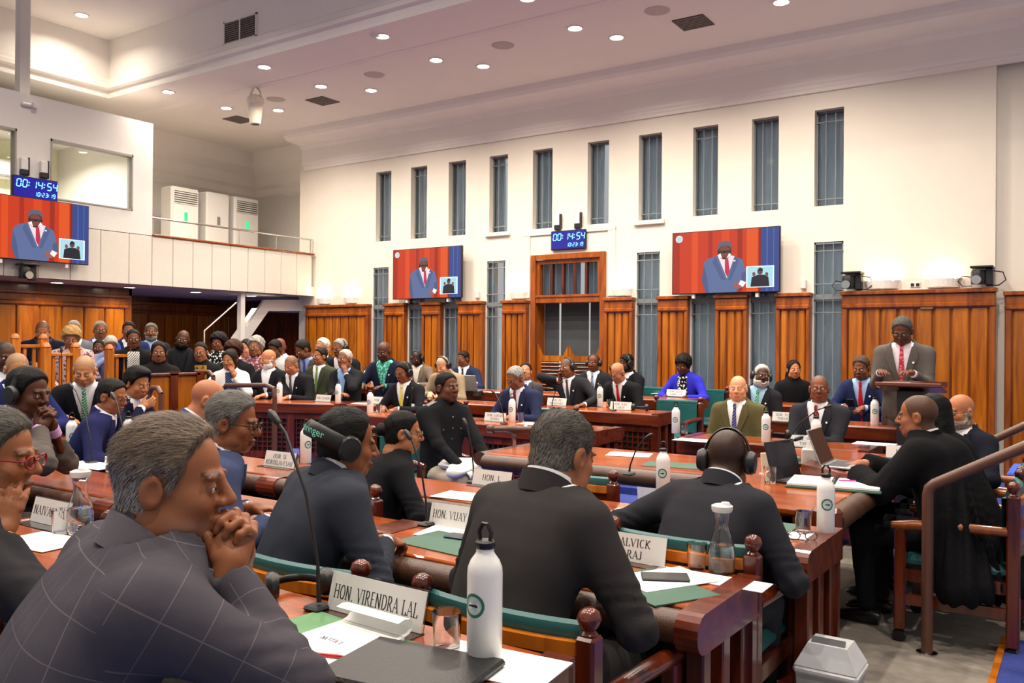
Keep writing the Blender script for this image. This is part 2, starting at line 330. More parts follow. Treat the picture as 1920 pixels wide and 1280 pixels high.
struct(bx('trim_55', M_WHITE, None, XG-.03, 2.5, 3.48, XG+.03, 8.05, 3.52)) if 0 else None
e = struct(empty('trim_56', (XG-.05, 8.05, 0))); MB().tube([(0, 0, 3.5), (0, 3.42, 3.5)], .016, 10).build('handrail', M_CHROME, e, True)
for k in range(5): MB().tube([(0, .05+k*.83, 3.23), (0, .05+k*.83, 3.5)], .009, 8).build('post', M_CHROME, e, True)
M_GF = mat('grey_window_frame', '9a958c', .5)
for i, (a, b, z0, z1) in enumerate(HO):
    e = struct(empty('window_%d' % (41+i), (XG, a, 0))); mb = MB(); t = .035; wd = b-a
    mb.box(-.12, 0, z1-t, .012, wd, z1); mb.box(-.12, 0, z0, .012, wd, z0+t*.6); mb.box(-.12, 0, z0, .012, t*.6, z1); mb.box(-.12, wd-t*.6, z0, .012, wd, z1)
    mb.build('window_frame', M_GF, e); bx('pane', M_GLASS, e, -.07, t*.6, z0+t*.6, -.064, wd-t*.6, z1-t)
mb = MB(); mb.box(-14.99, 2.5, 3.2, -14.97, 7.95, 4.86); struct(mb.build('wall_control_room_inside', mat('pale_green_wall', 'd8d8b4', .8)))
e = empty('wall_air_conditioner', (-14.7, 7.3, 4.35), 0, 'white split air conditioner seen through the control room window', 'air conditioner')
MB().box(-.25, -.5, -.15, 0, .45, .15, b=.05).build('body', M_WHITE, e); bx('vent_flap', mat('grey_slot', '777777', .5), e, -.02, -.45, -.14, .012, .4, -.11)
o = MB().box(-13.1, 6.95, 3.3, -13.05, 7.3, 3.62, b=.01).build('monitor', M_BLACK); tag(o, 'black monitor behind the control room glass', 'monitor'); bx('stand', M_BLACK, o, -13.12, 7.08, 3.21, -13.03, 7.16, 3.32)
downlight(-13.6, 6.7, 4.86, 'ceiling lamp inside the glazed control room', 110, col=(1, .97, .85))
p = onX(46, 100, -12.5); struct(bx('trim_57', M_WHITE, None, -12.62, p[1]-.07, 4.98, -12.48, p[1]+.07, 6.45))
p = onX(52, 197, XG); e = empty('security_camera', (XG, p[1], p[2]), 0, 'small white security camera on the control room wall', 'camera')
MB().box(0, -.1, -.03, .06, .04, .02, b=.015).build('bracket', M_WHITE, e); MB().lathe([(.0005, -.05), (.03, -.04), (.042, 0), (.042, .03), (.0005, .03)], 14, (.08, .06, 0)).build('dome', M_WHITE, e, True)
# floor-standing air conditioners in the alcove
for k, (x0, x1, yt) in enumerate(((322, 374, 347), (388, 431, 358), (440, 486, 367))):
    a = onX(x0, yt, -13.9); b = onX(x1, yt, -13.9); h = a[2]-2.6; wd = b[1]-a[1]
    e = empty('floor_air_conditioner', (-13.9, a[1], 2.6), 0, ['tall white standing air conditioner nearest the control room wall', 'tall white standing air conditioner in the middle with closed front', 'tall white standing air conditioner nearest the window wall'][k], 'air conditioner', 'standing air conditioners in the alcove')
    MB().box(-.35, 0, 0, 0, wd, h, b=.03).build('cabinet', M_WHITE, e); MB().box(0, .03, .1, .012, wd-.03, h-.05, b=.006).build('front_panel', M_WHITE, e)
    if k != 1:
        bx('grille_backing', mat('grille_dark', '54504a', .8), e, .005, .05, h-.32, .014, wd-.05, h-.08)
        for q in range(6): bx('louvre', M_WHITE, e, .01, .05, h-.315+q*.04, .022, wd-.05, h-.298+q*.04)
    bx('display', emitm('green_display', '38d890', 1.2) if k != 1 else mat('grey_slot', '777777', .5), e, .012, wd/2-.035, h-.62, .017, wd/2+.035, h-.46)
p = onX(350, 330, -14.95); tag(MB().lathe([(.0005, .05), (.05, .05), (.06, .03), (.06, 0)], 14, (-14.97, p[1], p[2]), 'x').build('alarm_sounder', M_WHITE, None, True), 'round white alarm sounder above the air conditioners', 'alarm')
# under the gallery
panelling(60, 2.6, 8.35, 2.3, 'y', -13.5, .3, .36); panelling(61, 8.4, 12.3, 2.3, 'y', -15.45, .0, .36)
struct(bx('wall_under_gallery_step', W_FRAME, None, -15.5, 8.35, 0, -13.4, 8.4, 2.42)); struct(bx('wall_under_gallery_top', W_DARK, None, -13.55, 2.6, 2.28, -13.4, 8.4, 2.42))
struct(bx('wall_under_gallery_end', W_DARK, None, -15.5, 12.2, 0, -12.45, 12.3, 2.42)); struct(bx('wall_under_gallery_back', W_DARK, None, -15.6, 8.4, 2.28, -15.4, 12.3, 2.42))
M_BULB2 = emitm('soffit_lamp_disc', 'fff4e2', 9)
for k, (x, y) in enumerate(((107, 529), (243, 538), (367, 547), (471, 554))):
    p = onZ(x, y, 2.415)
    downlight(p[0], p[1], 2.415, '%s soffit downlight from the left under the gallery' % nth[k], 14, 2.4, .09, (1, .9, .76))
pt = [onX(x, y, -12.75) for x, y in ((459, 640), (459, 612), (492, 562), (574, 562), (574, 583), (499, 583))]
o = struct(MB().prism([(q[1], q[2]) for q in pt], -12.75, -12.68, 'yz').build('trim_62', M_WHITE))
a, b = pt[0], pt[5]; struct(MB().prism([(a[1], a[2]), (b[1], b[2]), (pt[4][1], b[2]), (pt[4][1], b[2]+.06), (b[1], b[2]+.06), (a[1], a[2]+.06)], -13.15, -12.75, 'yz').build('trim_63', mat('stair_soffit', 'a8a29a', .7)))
p = onX(452, 600, -12.45); struct(bx('trim_64', M_WHITE, None, -12.5, p[1]-.045, 0, -12.4, p[1]+.045, 2.42))
e = struct(empty('trim_65')); p0, p1, p2 = onX(383, 628, -12.3), onX(383, 620, -12.3), onX(443, 567, -12.3); MB().tube([(p0[0], p0[1], .9), p1, p2], .018, 8).build('handrail', M_CHROME, e, True)
# ================================================================== doorway
e = struct(empty('door_1', (0, YW, 0))); mb = MB(); xa, xb = -7.36, -6.03
for a, b in ((xa, xa+.09), (xb-.09, xb)): mb.box(a, -.05, 0, b, .3, 2.95, b=.008)
mb.box(xa+.09, -.05, 2.86, xb-.09, .3, 2.95, b=.008); mb.box(xa+.09, -.03, 2.18, xb-.09, .12, 2.3, b=.01); mb.box(xa+.09, -.045, 2.27, xb-.09, .12, 2.31, b=.006)
mb.box(xa+.09, 0, 2.8, xb-.09, .1, 2.86); mb.box(xa+.09, 0, 2.31, xa+.15, .1, 2.8); mb.box(xb-.15, 0, 2.31, xb-.09, .1, 2.8); mb.build('door_frame', W_FRAME, e)
s = (xb-xa-.3)/5
for k in range(4): bx('glazing_bar', W_DARK, e, xa+.15+(k+1)*s-.018, .01, 2.3, xa+.15+(k+1)*s+.018, .08, 2.82)
for k in range(5): bx('pane', M_PANE, e, xa+.15+k*s+.018, .045, 2.3, xa+.15+(k+1)*s-.018, .05, 2.82)
for k in range(10):
    if k in (6,): continue
    bx('blind_slat', mat('blue_grey_blind', '6f8494', .8), e, xa+.1+k*.114, .2, 2.25, xa+.1+k*.114+.108, .206, 2.9)
for a, b in ((xa+.1, xa+.36), (xa+.40, xa+.90), (xa+.93, xb-.08)):
    bx('curtain_panel', mat('charcoal_blind', '3c4044', .85), e, a, .25, .2, b, .26, 2.2)
for sgn, a, b in ((0, xa+.1, (xa+xb)/2-.004), (1, (xa+xb)/2+.004, xb-.1)):
    mb = MB(); top = [(a, 1.0), (b, 1.0)]
    lo, hi = 1.36, 1.52; c = b if sgn == 0 else a; o_ = a if sgn == 0 else b; dr = 1 if sgn == 0 else -1
    poly = [(o_, lo-.09), (c, lo-.09), (c, hi), (c-dr*.04, hi-.07), (c-dr*.09, lo), (o_+dr*.09, lo), (o_+dr*.04, hi-.06), (o_, hi+.02)]
    mb.prism(poly, .02, .06, 'xz'); mb.box(a, .02, .4, a+.07, .06, lo-.09); mb.box(b-.07, .02, .4, b, .06, lo-.09); mb.box(a, .02, .4, b, .06, .5)
    lf = mb.build('door_leaf', W_WALL, e)
    for q in range(13): MB().box(a+.07, -.022, -.005, b-.07, .022, .005, M=Matrix.Translation((0, .04, .55+q*.057)) @ Matrix.Rotation(math.radians(-35), 4, 'X')).build('slat', W_FRAME, lf)
# ================================================================== sconces, screens, clocks
M_SC = mat('white_sconce', 'f0ece4', .5)
def sconce(x, z, y, label, wd=.32):
    e = empty('wall_sconce', (x, y, z), 0, label, 'wall light', 'white up-lighting wall sconces'); n = 12
    out = [(math.cos(math.pi*i/n)*-wd/2, -math.sin(math.pi*i/n)*.13) for i in range(n+1)]; inn = [(a*.92, b*.9) for a, b in out]
    mb = MB(); vs = [(a, b, .1) for a, b in out]+[(a*.85, b*.8, 0) for a, b in out]; fs = [(i, i+1, n+2+i, n+1+i) for i in range(n)]+[tuple(range(n+1, 2*n+2))]
    mb.add(vs, fs); mb.build('bowl', M_SC, e); bx('bulb', emitm('sconce_bulb', 'ffe9bd', 30), e, -wd*.3, -.06, .06, wd*.3, -.035, .075)
    l = D_.lights.new('lamp', 'AREA'); l.shape = 'RECTANGLE'; l.size = wd*.7; l.size_y = .08; l.energy = SCONCE_W; l.color = (1, .82, .55)
    o = link('sconce_lamp', l, e, (0, -.06, .09)); o.rotation_euler = (math.pi, 0, 0)
for x, lb in ((605, 'white sconce at the left end of the window wall panelling'), (655, 'second white sconce from the left end of the window wall'), (970, 'white sconce just left of the doorway'), (1165, 'white sconce just right of the doorway'), (1653, 'white sconce left of the wall socket above the standing speaker'), (1768, 'white sconce beside the right hand camera')):
    p = onY(x, 550, YW-.06); sconce(p[0], 2.27, YW-.001, lb, .34 if x < 1500 else .42)
SEG = {'0': 'abcdef', '1': 'bc', '2': 'abged', '3': 'abgcd', '4': 'fgbc', '5': 'afgcd', '6': 'afgedc', '7': 'abc', '8': 'abcdefg', '9': 'abcdfg'}
def seg_digit(mb, ch, x, z, w_, h, t, y):
    sl = .12
    def bar(x0, z0, x1, z1):
        if abs(x1-x0) > abs(z1-z0): poly = [(x0+t*.6, z0-t/2), (x1-t*.6, z1-t/2), (x1-t*.2, z1), (x1-t*.6, z1+t/2), (x0+t*.6, z0+t/2), (x0+t*.2, z0)]
        else: poly = [(x0-t/2, z0+t*.6), (x0, z0+t*.2), (x0+t/2, z0+t*.6), (x1+t/2, z1-t*.6), (x1, z1-t*.2), (x1-t/2, z1-t*.6)]
        mb.add([(x+a+sl*b, y, z+b) for a, b in poly], [tuple(range(6))])
    if ch == ':':
        for q in (.3, .7): mb.add([(x+a+sl*h*q, y, z+h*q+b) for a, b in ((-t*.6, -t*.6), (t*.6, -t*.6), (t*.6, t*.6), (-t*.6, t*.6))], [(0, 1, 2, 3)])
        return
    m_ = h/2
    S = {'a': (0, h, w_, h), 'b': (w_, m_, w_, h), 'c': (w_, 0, w_, m_), 'd': (0, 0, w_, 0), 'e': (0, 0, 0, m_), 'f': (0, m_, 0, h), 'g': (0, m_, w_, m_)}
    for c in SEG[ch]: bar(*S[c])
M_DIGIT = emitm('cyan_digits', '6fd0ff', 3.0); M_CLK = emitm('navy_clock_face', '1a12b0', .7)
def clock(loc, rz, label):
    e = empty('digital_clock', loc, rz, label, 'clock', 'wall mounted digital clocks'); MB().box(-.31, 0, -.15, .31, .05, .15, b=.008).build('case', mat('navy_case', '0c0c30', .4), e)
    bx('face', M_CLK, e, -.295, -.004, -.135, .295, .001, .135); x = -.265
    for ch in '00:14:54': mb = MB(); seg_digit(mb, ch, x, 0., .055, .1, .013, -.007); mb.build('digit', M_DIGIT, e); x += .082 if ch != ':' else .045
    x = -.02
    for ch in '10:23:19': mb = MB(); seg_digit(mb, ch, x, -.105, .026, .055, .008, -.007); mb.build('digit', M_DIGIT, e); x += .043 if ch != ':' else .022
    return e
clock((-6.67, YW-.055, 3.155), 0, 'blue digital clock above the doorway')
clock((XG+.055, 6.21, 3.665), math.pi/2, 'blue digital clock on the gallery front above the screen')
def wspk(loc, rz, label):
    e = empty('wall_speaker', loc, rz, label, 'speaker', 'pairs of small wall speakers'); MB().box(-.05, -.06, .07, .05, 0, .24, b=.01).build('case', M_WHITE, e)
    bx('side_panel', M_BLACK, e, .05, -.065, .0, .06, 0, .25); MB().box(-.052, -.062, 0, .052, 0, .08, b=.01).build('base', M_BLACK, e)
for dx, s_ in ((-.2, 'left'), (.16, 'right')):
    wspk((-6.67+dx, YW-.002, 3.32), 0, '%s one of the two small speakers above the doorway clock' % s_)
    wspk((XG+.002, 6.21+dx*.75, 3.83), math.pi/2, '%s one of the two small speakers above the gallery clock' % s_)
def ell(cx, cz, rx, rz_, n=20): return [(cx+rx*math.cos(2*math.pi*i/n), cz+rz_*math.sin(2*math.pi*i/n)) for i in range(n)]
SK = .95
def screen(loc, rz, label, dx=0):
    """a television and the picture it shows, built from flat glowing shapes (1 unit wide = 1.52 m, 16:9)"""
    e = empty('television', loc, rz, label, 'television', 'wall mounted televisions'); W, H = 1.52, .87
    MB().box(-W/2, 0, -H/2, W/2, .05, H/2, b=.006).build('casing', M_BLACK, e); bx('mount', M_BLACK, e, -.2, .05, -.2, .2, .17, .2)
    for q in (-.45, .45): bx('bracket_foot', M_WHITE, e, q-.02, .02, -H/2-.06, q+.02, .08, -H/2)
    lay = [0]
    def shp(poly, col, name='picture_shape', k=SK):
        lay[0] += 1; y = -.001-.0004*lay[0]; MB().add([(a*W/2*.985, y, b*H/2*.975) for a, b in poly], [tuple(range(len(poly)))]).build(name, emitm('screen_'+col+str(k), col, k), e)
    R = lambda a, b, c, d: [(a, b), (c, b), (c, d), (a, d)]
    shp(R(-1, -1, 1, 1), 'c8340c', 'picture_background')
    for i, (a, b, c) in enumerate(((-1, -.86, 'a82408'), (-.62, -.5, 'dd4a12'), (-.3, -.22, 'a82408'), (-.05, .1, 'd9430e'), (.25, .34, '9c2208'), (.42, .62, 'e05214'), (.64, .70, '7c1c06'))): shp(R(a, -1, b, 1), c)
    shp(R(.68, -1, 1, 1), '2c4488'); shp(R(.78, -1, .8, 1), '4a66a8'); shp(R(.9, -1, .915, 1), '4a66a8')
    shp(ell(-.87, .8, .07, .12), 'e8f2f8'); shp(ell(-.87, .8, .055, .095), 'bcd6e0')
    d = dx
    shp([(-.42+d, -1), (-.5+d, -.6), (-.46+d, .0), (-.36+d, .12), (-.2+d, .2), (0+d, .22), (.14+d, .12), (.27+d, .03), (.33+d, -.35), (.36+d, -.62), (.2+d, -.9), (.15+d, -1)], '5a6c98')
    shp([(-.2+d, .2), (-.02+d, -.55), (.12+d, .15), (0+d, .2)], 'f0dce0'); shp([(-.06+d, .12), (.0+d, .12), (.03+d, -.3), (-.01+d, -.52), (-.06+d, -.35)], 'c02848')
    shp([(-.24+d, .2), (-.04+d, -.6), (-.12+d, -.6), (-.3+d, .0)], '4c5c86'); shp([(.13+d, .16), (.0+d, -.6), (.06+d, -.6), (.2+d, .0)], '4c5c86')
    shp(ell(-.07+d, .33, .13, .27), '5c2c26'); shp([(-.2+d, .38), (-.2+d, .52), (-.14+d, .63), (-.04+d, .66), (.04+d, .6), (.07+d, .5), (.06+d, .42), (0+d, .5), (-.12+d, .5)], '5a6070')
    shp(ell(-.07+d, .30, .10, .2), '7a4034'); shp(R(-.19+d, .27, .05+d, .34), '1a1014'); shp(ell(-.13+d, .305, .035, .05, 10), '3a2a30'); shp(ell(-.01+d, .305, .035, .05, 10), '3a2a30'); shp([(-.11+d, .12), (-.03+d, .12), (-.04+d, .09), (-.1+d, .09)], '4a1c1c'); shp([(-.2+d, .2), (-.11+d, .08), (-.14+d, .26)], 'f4f0f4'); shp([(.06+d, .2), (-.03+d, .08), (.02+d, .26)], 'f4f0f4'); shp(R(.1+d, -.02, .14+d, .02), 'f4f0f4'); shp([(-.5+d, -.6), (-.46+d, -.1), (-.4+d, -.5), (-.36+d, -1), (-.42+d, -1)], '4a5880'); shp([(.33+d, -.35), (.36+d, -.62), (.24+d, -.7), (.26+d, -.4)], '4a5880'); shp(ell(.2+d, -.78, .1, .12, 12), '9c5a54'); shp([(.24+d, -.62), (.34+d, -.7), (.28+d, -.85), (.2+d, -.75)], 'f0f0f8')
    shp(R(.42, -.87, .92, -.2), 'e8f6fa', k=1.3); shp(R(.44, -.85, .9, -.22), 'a8dce8')
    shp([(.5, -.85), (.52, -.55), (.62, -.48), (.74, -.48), (.82, -.55), (.84, -.85)], '141428'); shp(ell(.67, -.38, .05, .1, 12), '6c3e3a'); shp([(.62, -.36), (.64, -.28), (.67, -.25), (.72, -.29), (.72, -.36)], '1c1420')
    shp(ell(.56, -.45, .03, .07, 10), '7c4a42'); shp(ell(.79, -.47, .03, .07, 10), '7c4a42')
    return e
screen((-9.38, YW-.2, 2.735), 0, 'wall television nearest the gallery end of the window wall', .0)
screen((-4.12, YW-.2, 2.69), 0, 'wall television right of the doorway', .08)
screen((XG+.17, 6.16, 3.075), math.pi/2, 'large television on the front of the gallery', .05)
def ptz(loc, rz, label, cable=True):
    e = empty('broadcast_camera', loc, rz, label, 'camera', 'remote controlled broadcast cameras')
    MB().box(-.11, -.1, .2, .13, .12, .225, b=.006).build('mount_plate', M_BLACK, e); MB().box(.04, -.02, .0, .12, .1, .2, b=.01).build('side_block', M_BLACK, e)
    MB().lathe([(.0005, -.09), (.075, -.085), (.08, -.03), (.08, .05), (.07, .08), (.0005, .085)], 20, (-.03, 0, .1), 'z').build('head', M_BLACK, e, True)
    MB().lathe([(.0005, -.14), (.045, -.14), (.05, -.11), (.05, -.02), (.0005, -.02)], 18, (-.04, 0, .06), 'y').build('lens', M_BLACK, e, True); MB().lathe([(.044, -.142), (.052, -.142), (.052, -.125), (.044, -.125)], 18, (-.04, 0, .06), 'y').build('lens_ring', M_CHROME, e, True)
    if cable: MB().tube([(.12, .02, .17), (.22, .03, .15), (.25, .03, .06), (.18, .03, .0), (.05, .06, .0)], .007, 6).build('cable', M_BLACK, e, True); MB().tube([(-.1, .03, .1), (-.2, .04, .12), (-.25, .05, .06), (-.2, .06, .0), (-.1, .06, .0)], .006, 6).build('cable', M_BLACK, e, True)
    return e
p = onY(1597, 545, YW-.1); ptz((p[0], YW-.12, 2.26), 0, 'broadcast camera at the left end of the tall panelling behind the standing speaker')
p = onY(1840, 545, YW-.1); ptz((p[0], YW-.12, 2.27), 0, 'broadcast camera at the right end of the window wall panelling')
p = onX(48, 505, XG+.1); ptz((XG+.15, p[1], 2.37), math.pi/2, 'broadcast camera under the gallery television', False)
p = onY(1716, 545, YW); e = empty('wall_socket', (p[0], YW, 2.31), 0, 'white double socket between the two right hand sconces', 'socket'); MB().box(-.06, -.012, -.035, .06, 0, .035, b=.004).build('plate', M_WHITE, e)
for q in (-.03, .03): bx('outlet', M_BLACK, e, q-.018, -.02, -.02, q+.018, -.01, .015)
for x, lb in ((1508, 'small white sensor between the lower window and the television'), (897, 'small white sensor right of the gallery end television')):
    p = onY(x, 540, YW); tag(MB().box(p[0]-.035, YW-.06, 2.29, p[0]+.035, YW, 2.42, b=.012).build('motion_sensor', M_WHITE), lb, 'sensor')
p = onY(1738, 585, YW-.1); tag(MB().box(p[0]-.07, YW-.125, 2.0, p[0]+.07, YW-.11, 2.05, b=.003).build('wall_plaque', mat('brass', '9a7a4a', .35, .7)), 'small metal plaque on the panelling behind the standing speaker', 'plaque')
# ================================================================== furniture
ZT = .75
def desk_proto(W, lattice=True, dp=.5):
    """origin on the floor at the middle of the member's edge; +y is the public front"""
    e = empty('member_desk'); h = W/2
    mb = MB().box(-h+.06, .05, ZT-.028, h-.06, dp, ZT, b=.006); mb.build('desk_top', W_TOP, e)
    mb = MB().box(-h, dp-.03, ZT-.13, h, dp+.012, ZT-.004, b=.01).box(-h+.05, .06, ZT-.12, h-.05, .09, ZT-.03); mb.build('apron', W_DESK, e)
    MB().tube([(-h+.07, .0, ZT-.05), (h-.07, .0, ZT-.05)], [(.05, .058)]*2, 18, flat=(0, 0, 1)).build('bolster', M_LEATHER, e, True)
    for s in (-1, 1):
        x0, x1 = (h-.075, h) if s > 0 else (-h, -h+.075)
        n = 8; poly = [(dp+.01, ZT-.13), (dp+.01, ZT+.004)]+[(-.005-.06*math.sin(math.pi*i/n), ZT-.055+.06*math.cos(math.pi*i/n)) for i in range(n+1)]
        MB().prism(poly, x0, x1, 'yz').build('end_block', W_DESK, e)
        for y in (.07, .24, .42): bx('leg', W_DARK, e, s*(h-.05)-.03, y-.032, .0, s*(h-.05)+.03, y+.032, ZT-.11, b=.006)
        bx('foot_rail', W_DARK, e, s*(h-.05)-.02, .07, .12, s*(h-.05)+.02, .42, .17)
    mb = MB(); y0, y1 = dp-.05, dp-.02
    mb.box(-h+.02, y0, .06, h-.02, y1, .14); mb.box(-h+.02, y0, ZT-.2, h-.02, y1, ZT-.13)
    for x in ((-h+.05), 0, (h-.05)): mb.box(x-.045, y0-.005, .0, x+.045, y1+.008, ZT-.13)
    mb.build('front_frame', W_DARK, e)
    mb = MB(); n = int(W/.062)
    for i in range(1, n): x = -h+i*W/n; mb.box(x-.008, y0+.006, .14, x+.008, y0+.018, ZT-.2)
    for i in range(1, 7): z = .14+i*(ZT-.34)/7; mb.box(-h+.05, y0+.0, z-.008, h-.05, y0+.012, z+.008)
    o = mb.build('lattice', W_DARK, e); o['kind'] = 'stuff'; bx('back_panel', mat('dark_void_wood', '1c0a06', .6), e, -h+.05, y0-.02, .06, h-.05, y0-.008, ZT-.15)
    return e
DESK_CACHE = {}
def desk(x0, x1, y, label, rz=0, z=0.0, group='members desks'):
    W = round(abs(x1-x0), 2)
    e = copy_tree(DESK_CACHE[W]) if W in DESK_CACHE else desk_proto(W)
    DESK_CACHE.setdefault(W, e); e.location = ((x0+x1)/2, y, z); e.rotation_euler = (0, 0, rz); tag(e, label, 'desk', group); return e
PI = math.pi
desk(-2.53, -.98, 1.22, 'desk in the nearest row carrying the large name plate and white bottle', z=.07); desk(-4.08, -2.53, 1.22, 'desk in the nearest row at the left edge with a carafe', z=.07)
desk(-2.48, -.93, 2.42, 'desk with green folder and carafe at the end of the second row'); desk(-4.03, -2.48, 2.42, 'second row desk in front of the man in the blue suit'); desk(-5.58, -4.03, 2.42, 'second row desk with papers before the man with clasped hands and headphones')
desk(-2.43, -.88, 3.40, 'third row desk with spectacles lying at its end'); desk(-3.98, -2.43, 3.40, 'third row desk in front of the woman in black'); desk(-5.53, -3.98, 3.40, 'third row desk in front of the bald man in navy'); desk(-7.08, -5.53, 3.40, 'third row desk in front of the man with the headset at the left')
desk(-5.25, -3.70, 7.4, 'far front row desk before the man with the dark red tie', PI); desk(-6.8, -5.25, 7.4, 'far front row desk before the man with the yellow tie', PI); desk(-2.92, -1.37, 7.4, 'far front row desk before the man in the olive jacket', PI)
desk(-5.25, -3.70, 8.75, 'far middle row desk before the bald man with the red tie', PI, .07); desk(-6.95, -5.4, 8.75, 'far middle row desk before the man in the beige jacket', PI, .07); desk(-2.85, -1.30, 8.75, 'far middle row desk beside the lectern', PI, .07)
desk(-4.95, -3.85, 10.0, 'far back row desk before the woman in royal blue', PI, .14); desk(-6.5, -4.95, 10.0, 'far back row desk in front of the swing doors', PI, .14); desk(-8.05, -6.5, 10.0, 'far back row desk before the man with the laptop', PI, .14); desk(-9.6, -8.05, 10.0, 'far back row desk before the man in the green shirt', PI, .14); desk(-2.95, -1.4, 10.0, 'far back row desk before the woman in black by the window', PI, .14)
def desk_px(pa, pb, z, label, dp=.5):
    a, b = onZ(*pa, z), onZ(*pb, z); d = b-a; L = float(np.hypot(d[0], d[1])); ang = math.atan2(d[1], d[0])
    n = np.array([-d[1], d[0], 0])/L; c = (a+b)/2+n*dp
    return desk(-round(L, 2)/2, round(L, 2)/2, 0, label, ang+PI, z-ZT), c
for pa, pb, z, lb in (((455, 753), (637, 757), .79, 'left block desk before the bald man writing with both hands'), ((640, 757), (722, 760), .79, 'left block desk before the man holding his cheek'), ((130, 800), (290, 800), .77, 'desk at the far left before the man with the green striped tie'), ((372, 722), (452, 723), .9, 'left block desk before the woman in the white and navy sari'), ((540, 724), (640, 727), .85, 'left block desk before the man in the dark olive suit')):
    e, c = desk_px(pa, pb, z, lb); e.location = (c[0], c[1], z-ZT)
# chairs
def chair_proto(cast=False):
    e = empty('member_chair'); bs = M_TEAL
    MB().box(-.25, -.22, .42, .25, .26, .5, b=.03).build('seat', bs, e)
    mb = MB(); mb.box(-.27, -.24, .35, .27, -.2, .42); mb.box(-.27, .24, .35, .27, .28, .42); mb.box(-.27, -.24, .35, -.23, .28, .42); mb.box(.23, -.24, .35, .27, .28, .42); mb.build('seat_frame', W_DARK, e)
    L = [(-.25+i*.0625, -.25-.03*(1-((i-4)/4)**2)) for i in range(9)]
    MB().tube([(x, y+.015, .90) for x, y in L], [(.02, .03)]*9, 8, flat=(0, 1, 0)).build('back_cushion_roll', bs, e, True)
    mb = MB()
    for (xa, ya), (xb, yb) in zip(L[:-1], L[1:]): mb.add([(xa, ya, .52), (xb, yb, .52), (xb, yb, .88), (xa, ya, .88), (xa, ya+.05, .52), (xb, yb+.05, .52), (xb, yb+.05, .88), (xa, ya+.05, .88)], [(0, 1, 2, 3), (7, 6, 5, 4), (0, 4, 5, 1), (3, 2, 6, 7)])
    mb.build('backrest', bs, e)
    for z0, z1, nm, m in ((.84, .88, 'back_rail', W_RAIL), (.56, .62, 'back_rail', W_DARK)):
        mb = MB()
        for (xa, ya), (xb, yb) in zip(L[:-1], L[1:]): mb.add([(xa, ya-.025, z0), (xb, yb-.025, z0), (xb, yb-.025, z1), (xa, ya-.025, z1), (xa, ya, z0), (xb, yb, z0), (xb, yb, z1), (xa, ya, z1)], [(0, 1, 2, 3), (7, 6, 5, 4), (0, 4, 5, 1), (3, 2, 6, 7)])
        mb.build(nm, m, e)
    mb = MB()
    for (xa, ya), (xb, yb) in zip(L[:-1], L[1:]): mb.add([(xa, ya-.012, .6), (xb, yb-.012, .6), (xb, yb-.012, .86), (xa, ya-.012, .86)], [(0, 1, 2, 3)])
    mb.build('back_panel', W_DARK, e); zl = .07 if cast else 0
    for s in (-1, 1):
        pst = MB().box(s*.275-.028, -.285, zl, s*.275+.028, -.225, .9, b=.008).build('back_post', W_DARK, e)
        MB().lathe([(.02, .895), (.024, .905), (.016, .915), (.026, .928), (.033, .948), (.026, .968), (.012, .978), (.0005, .98)], 14, (s*.275, -.255, 0)).build('finial', W_DARK, pst, True)
        bx('front_leg', W_DARK, e, s*.28-.026, .23, zl, s*.28+.026, .285, .66, b=.008)
        MB().tube([(s*.28, -.23, .70), (s*.285, .0, .695), (s*.285, .2, .68), (s*.285, .3, .67)], [.026, .03, .032, .022], 10).build('armrest', W_DARK if not cast else W_FRAME, e, True)
        bx('side_rail', W_DARK, e, s*.28-.014, -.22, .22, s*.28+.014, .24, .28)
    if cast:
        for x in (-.28, .28):
            for y in (-.25, .26): MB().lathe([(.0005, -.02), (.03, -.02), (.035, -.008), (.035, .008), (.03, .02), (.0005, .02)], 14, (x, y, .035), 'x').build('caster', M_BLACK, e, True)
    return e
CH = chair_proto(); CH2 = chair_proto(True); used_ch = []
def chair(x, y, rz, label, z=0, proto=None):
    proto = proto or CH; c = proto if proto not in used_ch else copy_tree(proto); used_ch.append(proto); c.location = (x, y, z); c.scale = (1, 1, .9); c.rotation_euler = (0, 0, rz); tag(c, label, 'chair', 'green leather chairs'); return c
chair(-1.32, 2.17, 0, 'green leather chair under the broad grey-suited man nearest the centre'); chair(-2.14, 2.17, .05, 'green leather chair under the man with headphones behind his head'); chair(-2.92, 2.17, 0, 'green leather chair under the man in the bright blue suit')
chair(-1.25, 3.24, 0, 'green leather chair under the man with black headphones seen from behind'); chair(-3.05, 3.24, 0, 'green leather chair under the woman in black'); chair(-4.62, 3.24, 0, 'green leather chair under the bald man in navy'); chair(-5.85, 3.24, 0, 'green leather chair under the man with a headset at the left')
chair(-4.75, 2.17, 0, 'green leather chair under the man with clasped hands and headphones')
chair(-2.33, 4.35, -.1, 'empty wooden chair at the near side of the central table')
chair(-.55, 5.15, PI/2, 'castered chair under the man in the black gown', 0.006, CH2); chair(-.55, 5.85, PI/2, 'castered chair behind the gowned man', .006, CH2); chair(-.55, 6.55, PI/2, 'castered chair under the bald bearded man at the clerks table', .006, CH2)
chair(-4.5, 5.35, -PI/2, 'chair under the uniformed man with white gloves')
for x, y, z, lb in ((-4.82, 7.75, 0, 'under the man with the dark red tie'), (-6.3, 7.75, 0, 'under the man with the yellow tie'), (-3.95, 9.1, .07, 'beside the bald man with the red tie'), (-4.75, 9.1, .07, 'under the man resting his head on his fist'), (-4.1, 10.4, .14, 'under the woman in royal blue'), (-4.75, 10.4, .14, 'left of the woman in royal blue')): chair(x, y, PI, 'green leather chair '+lb, z)
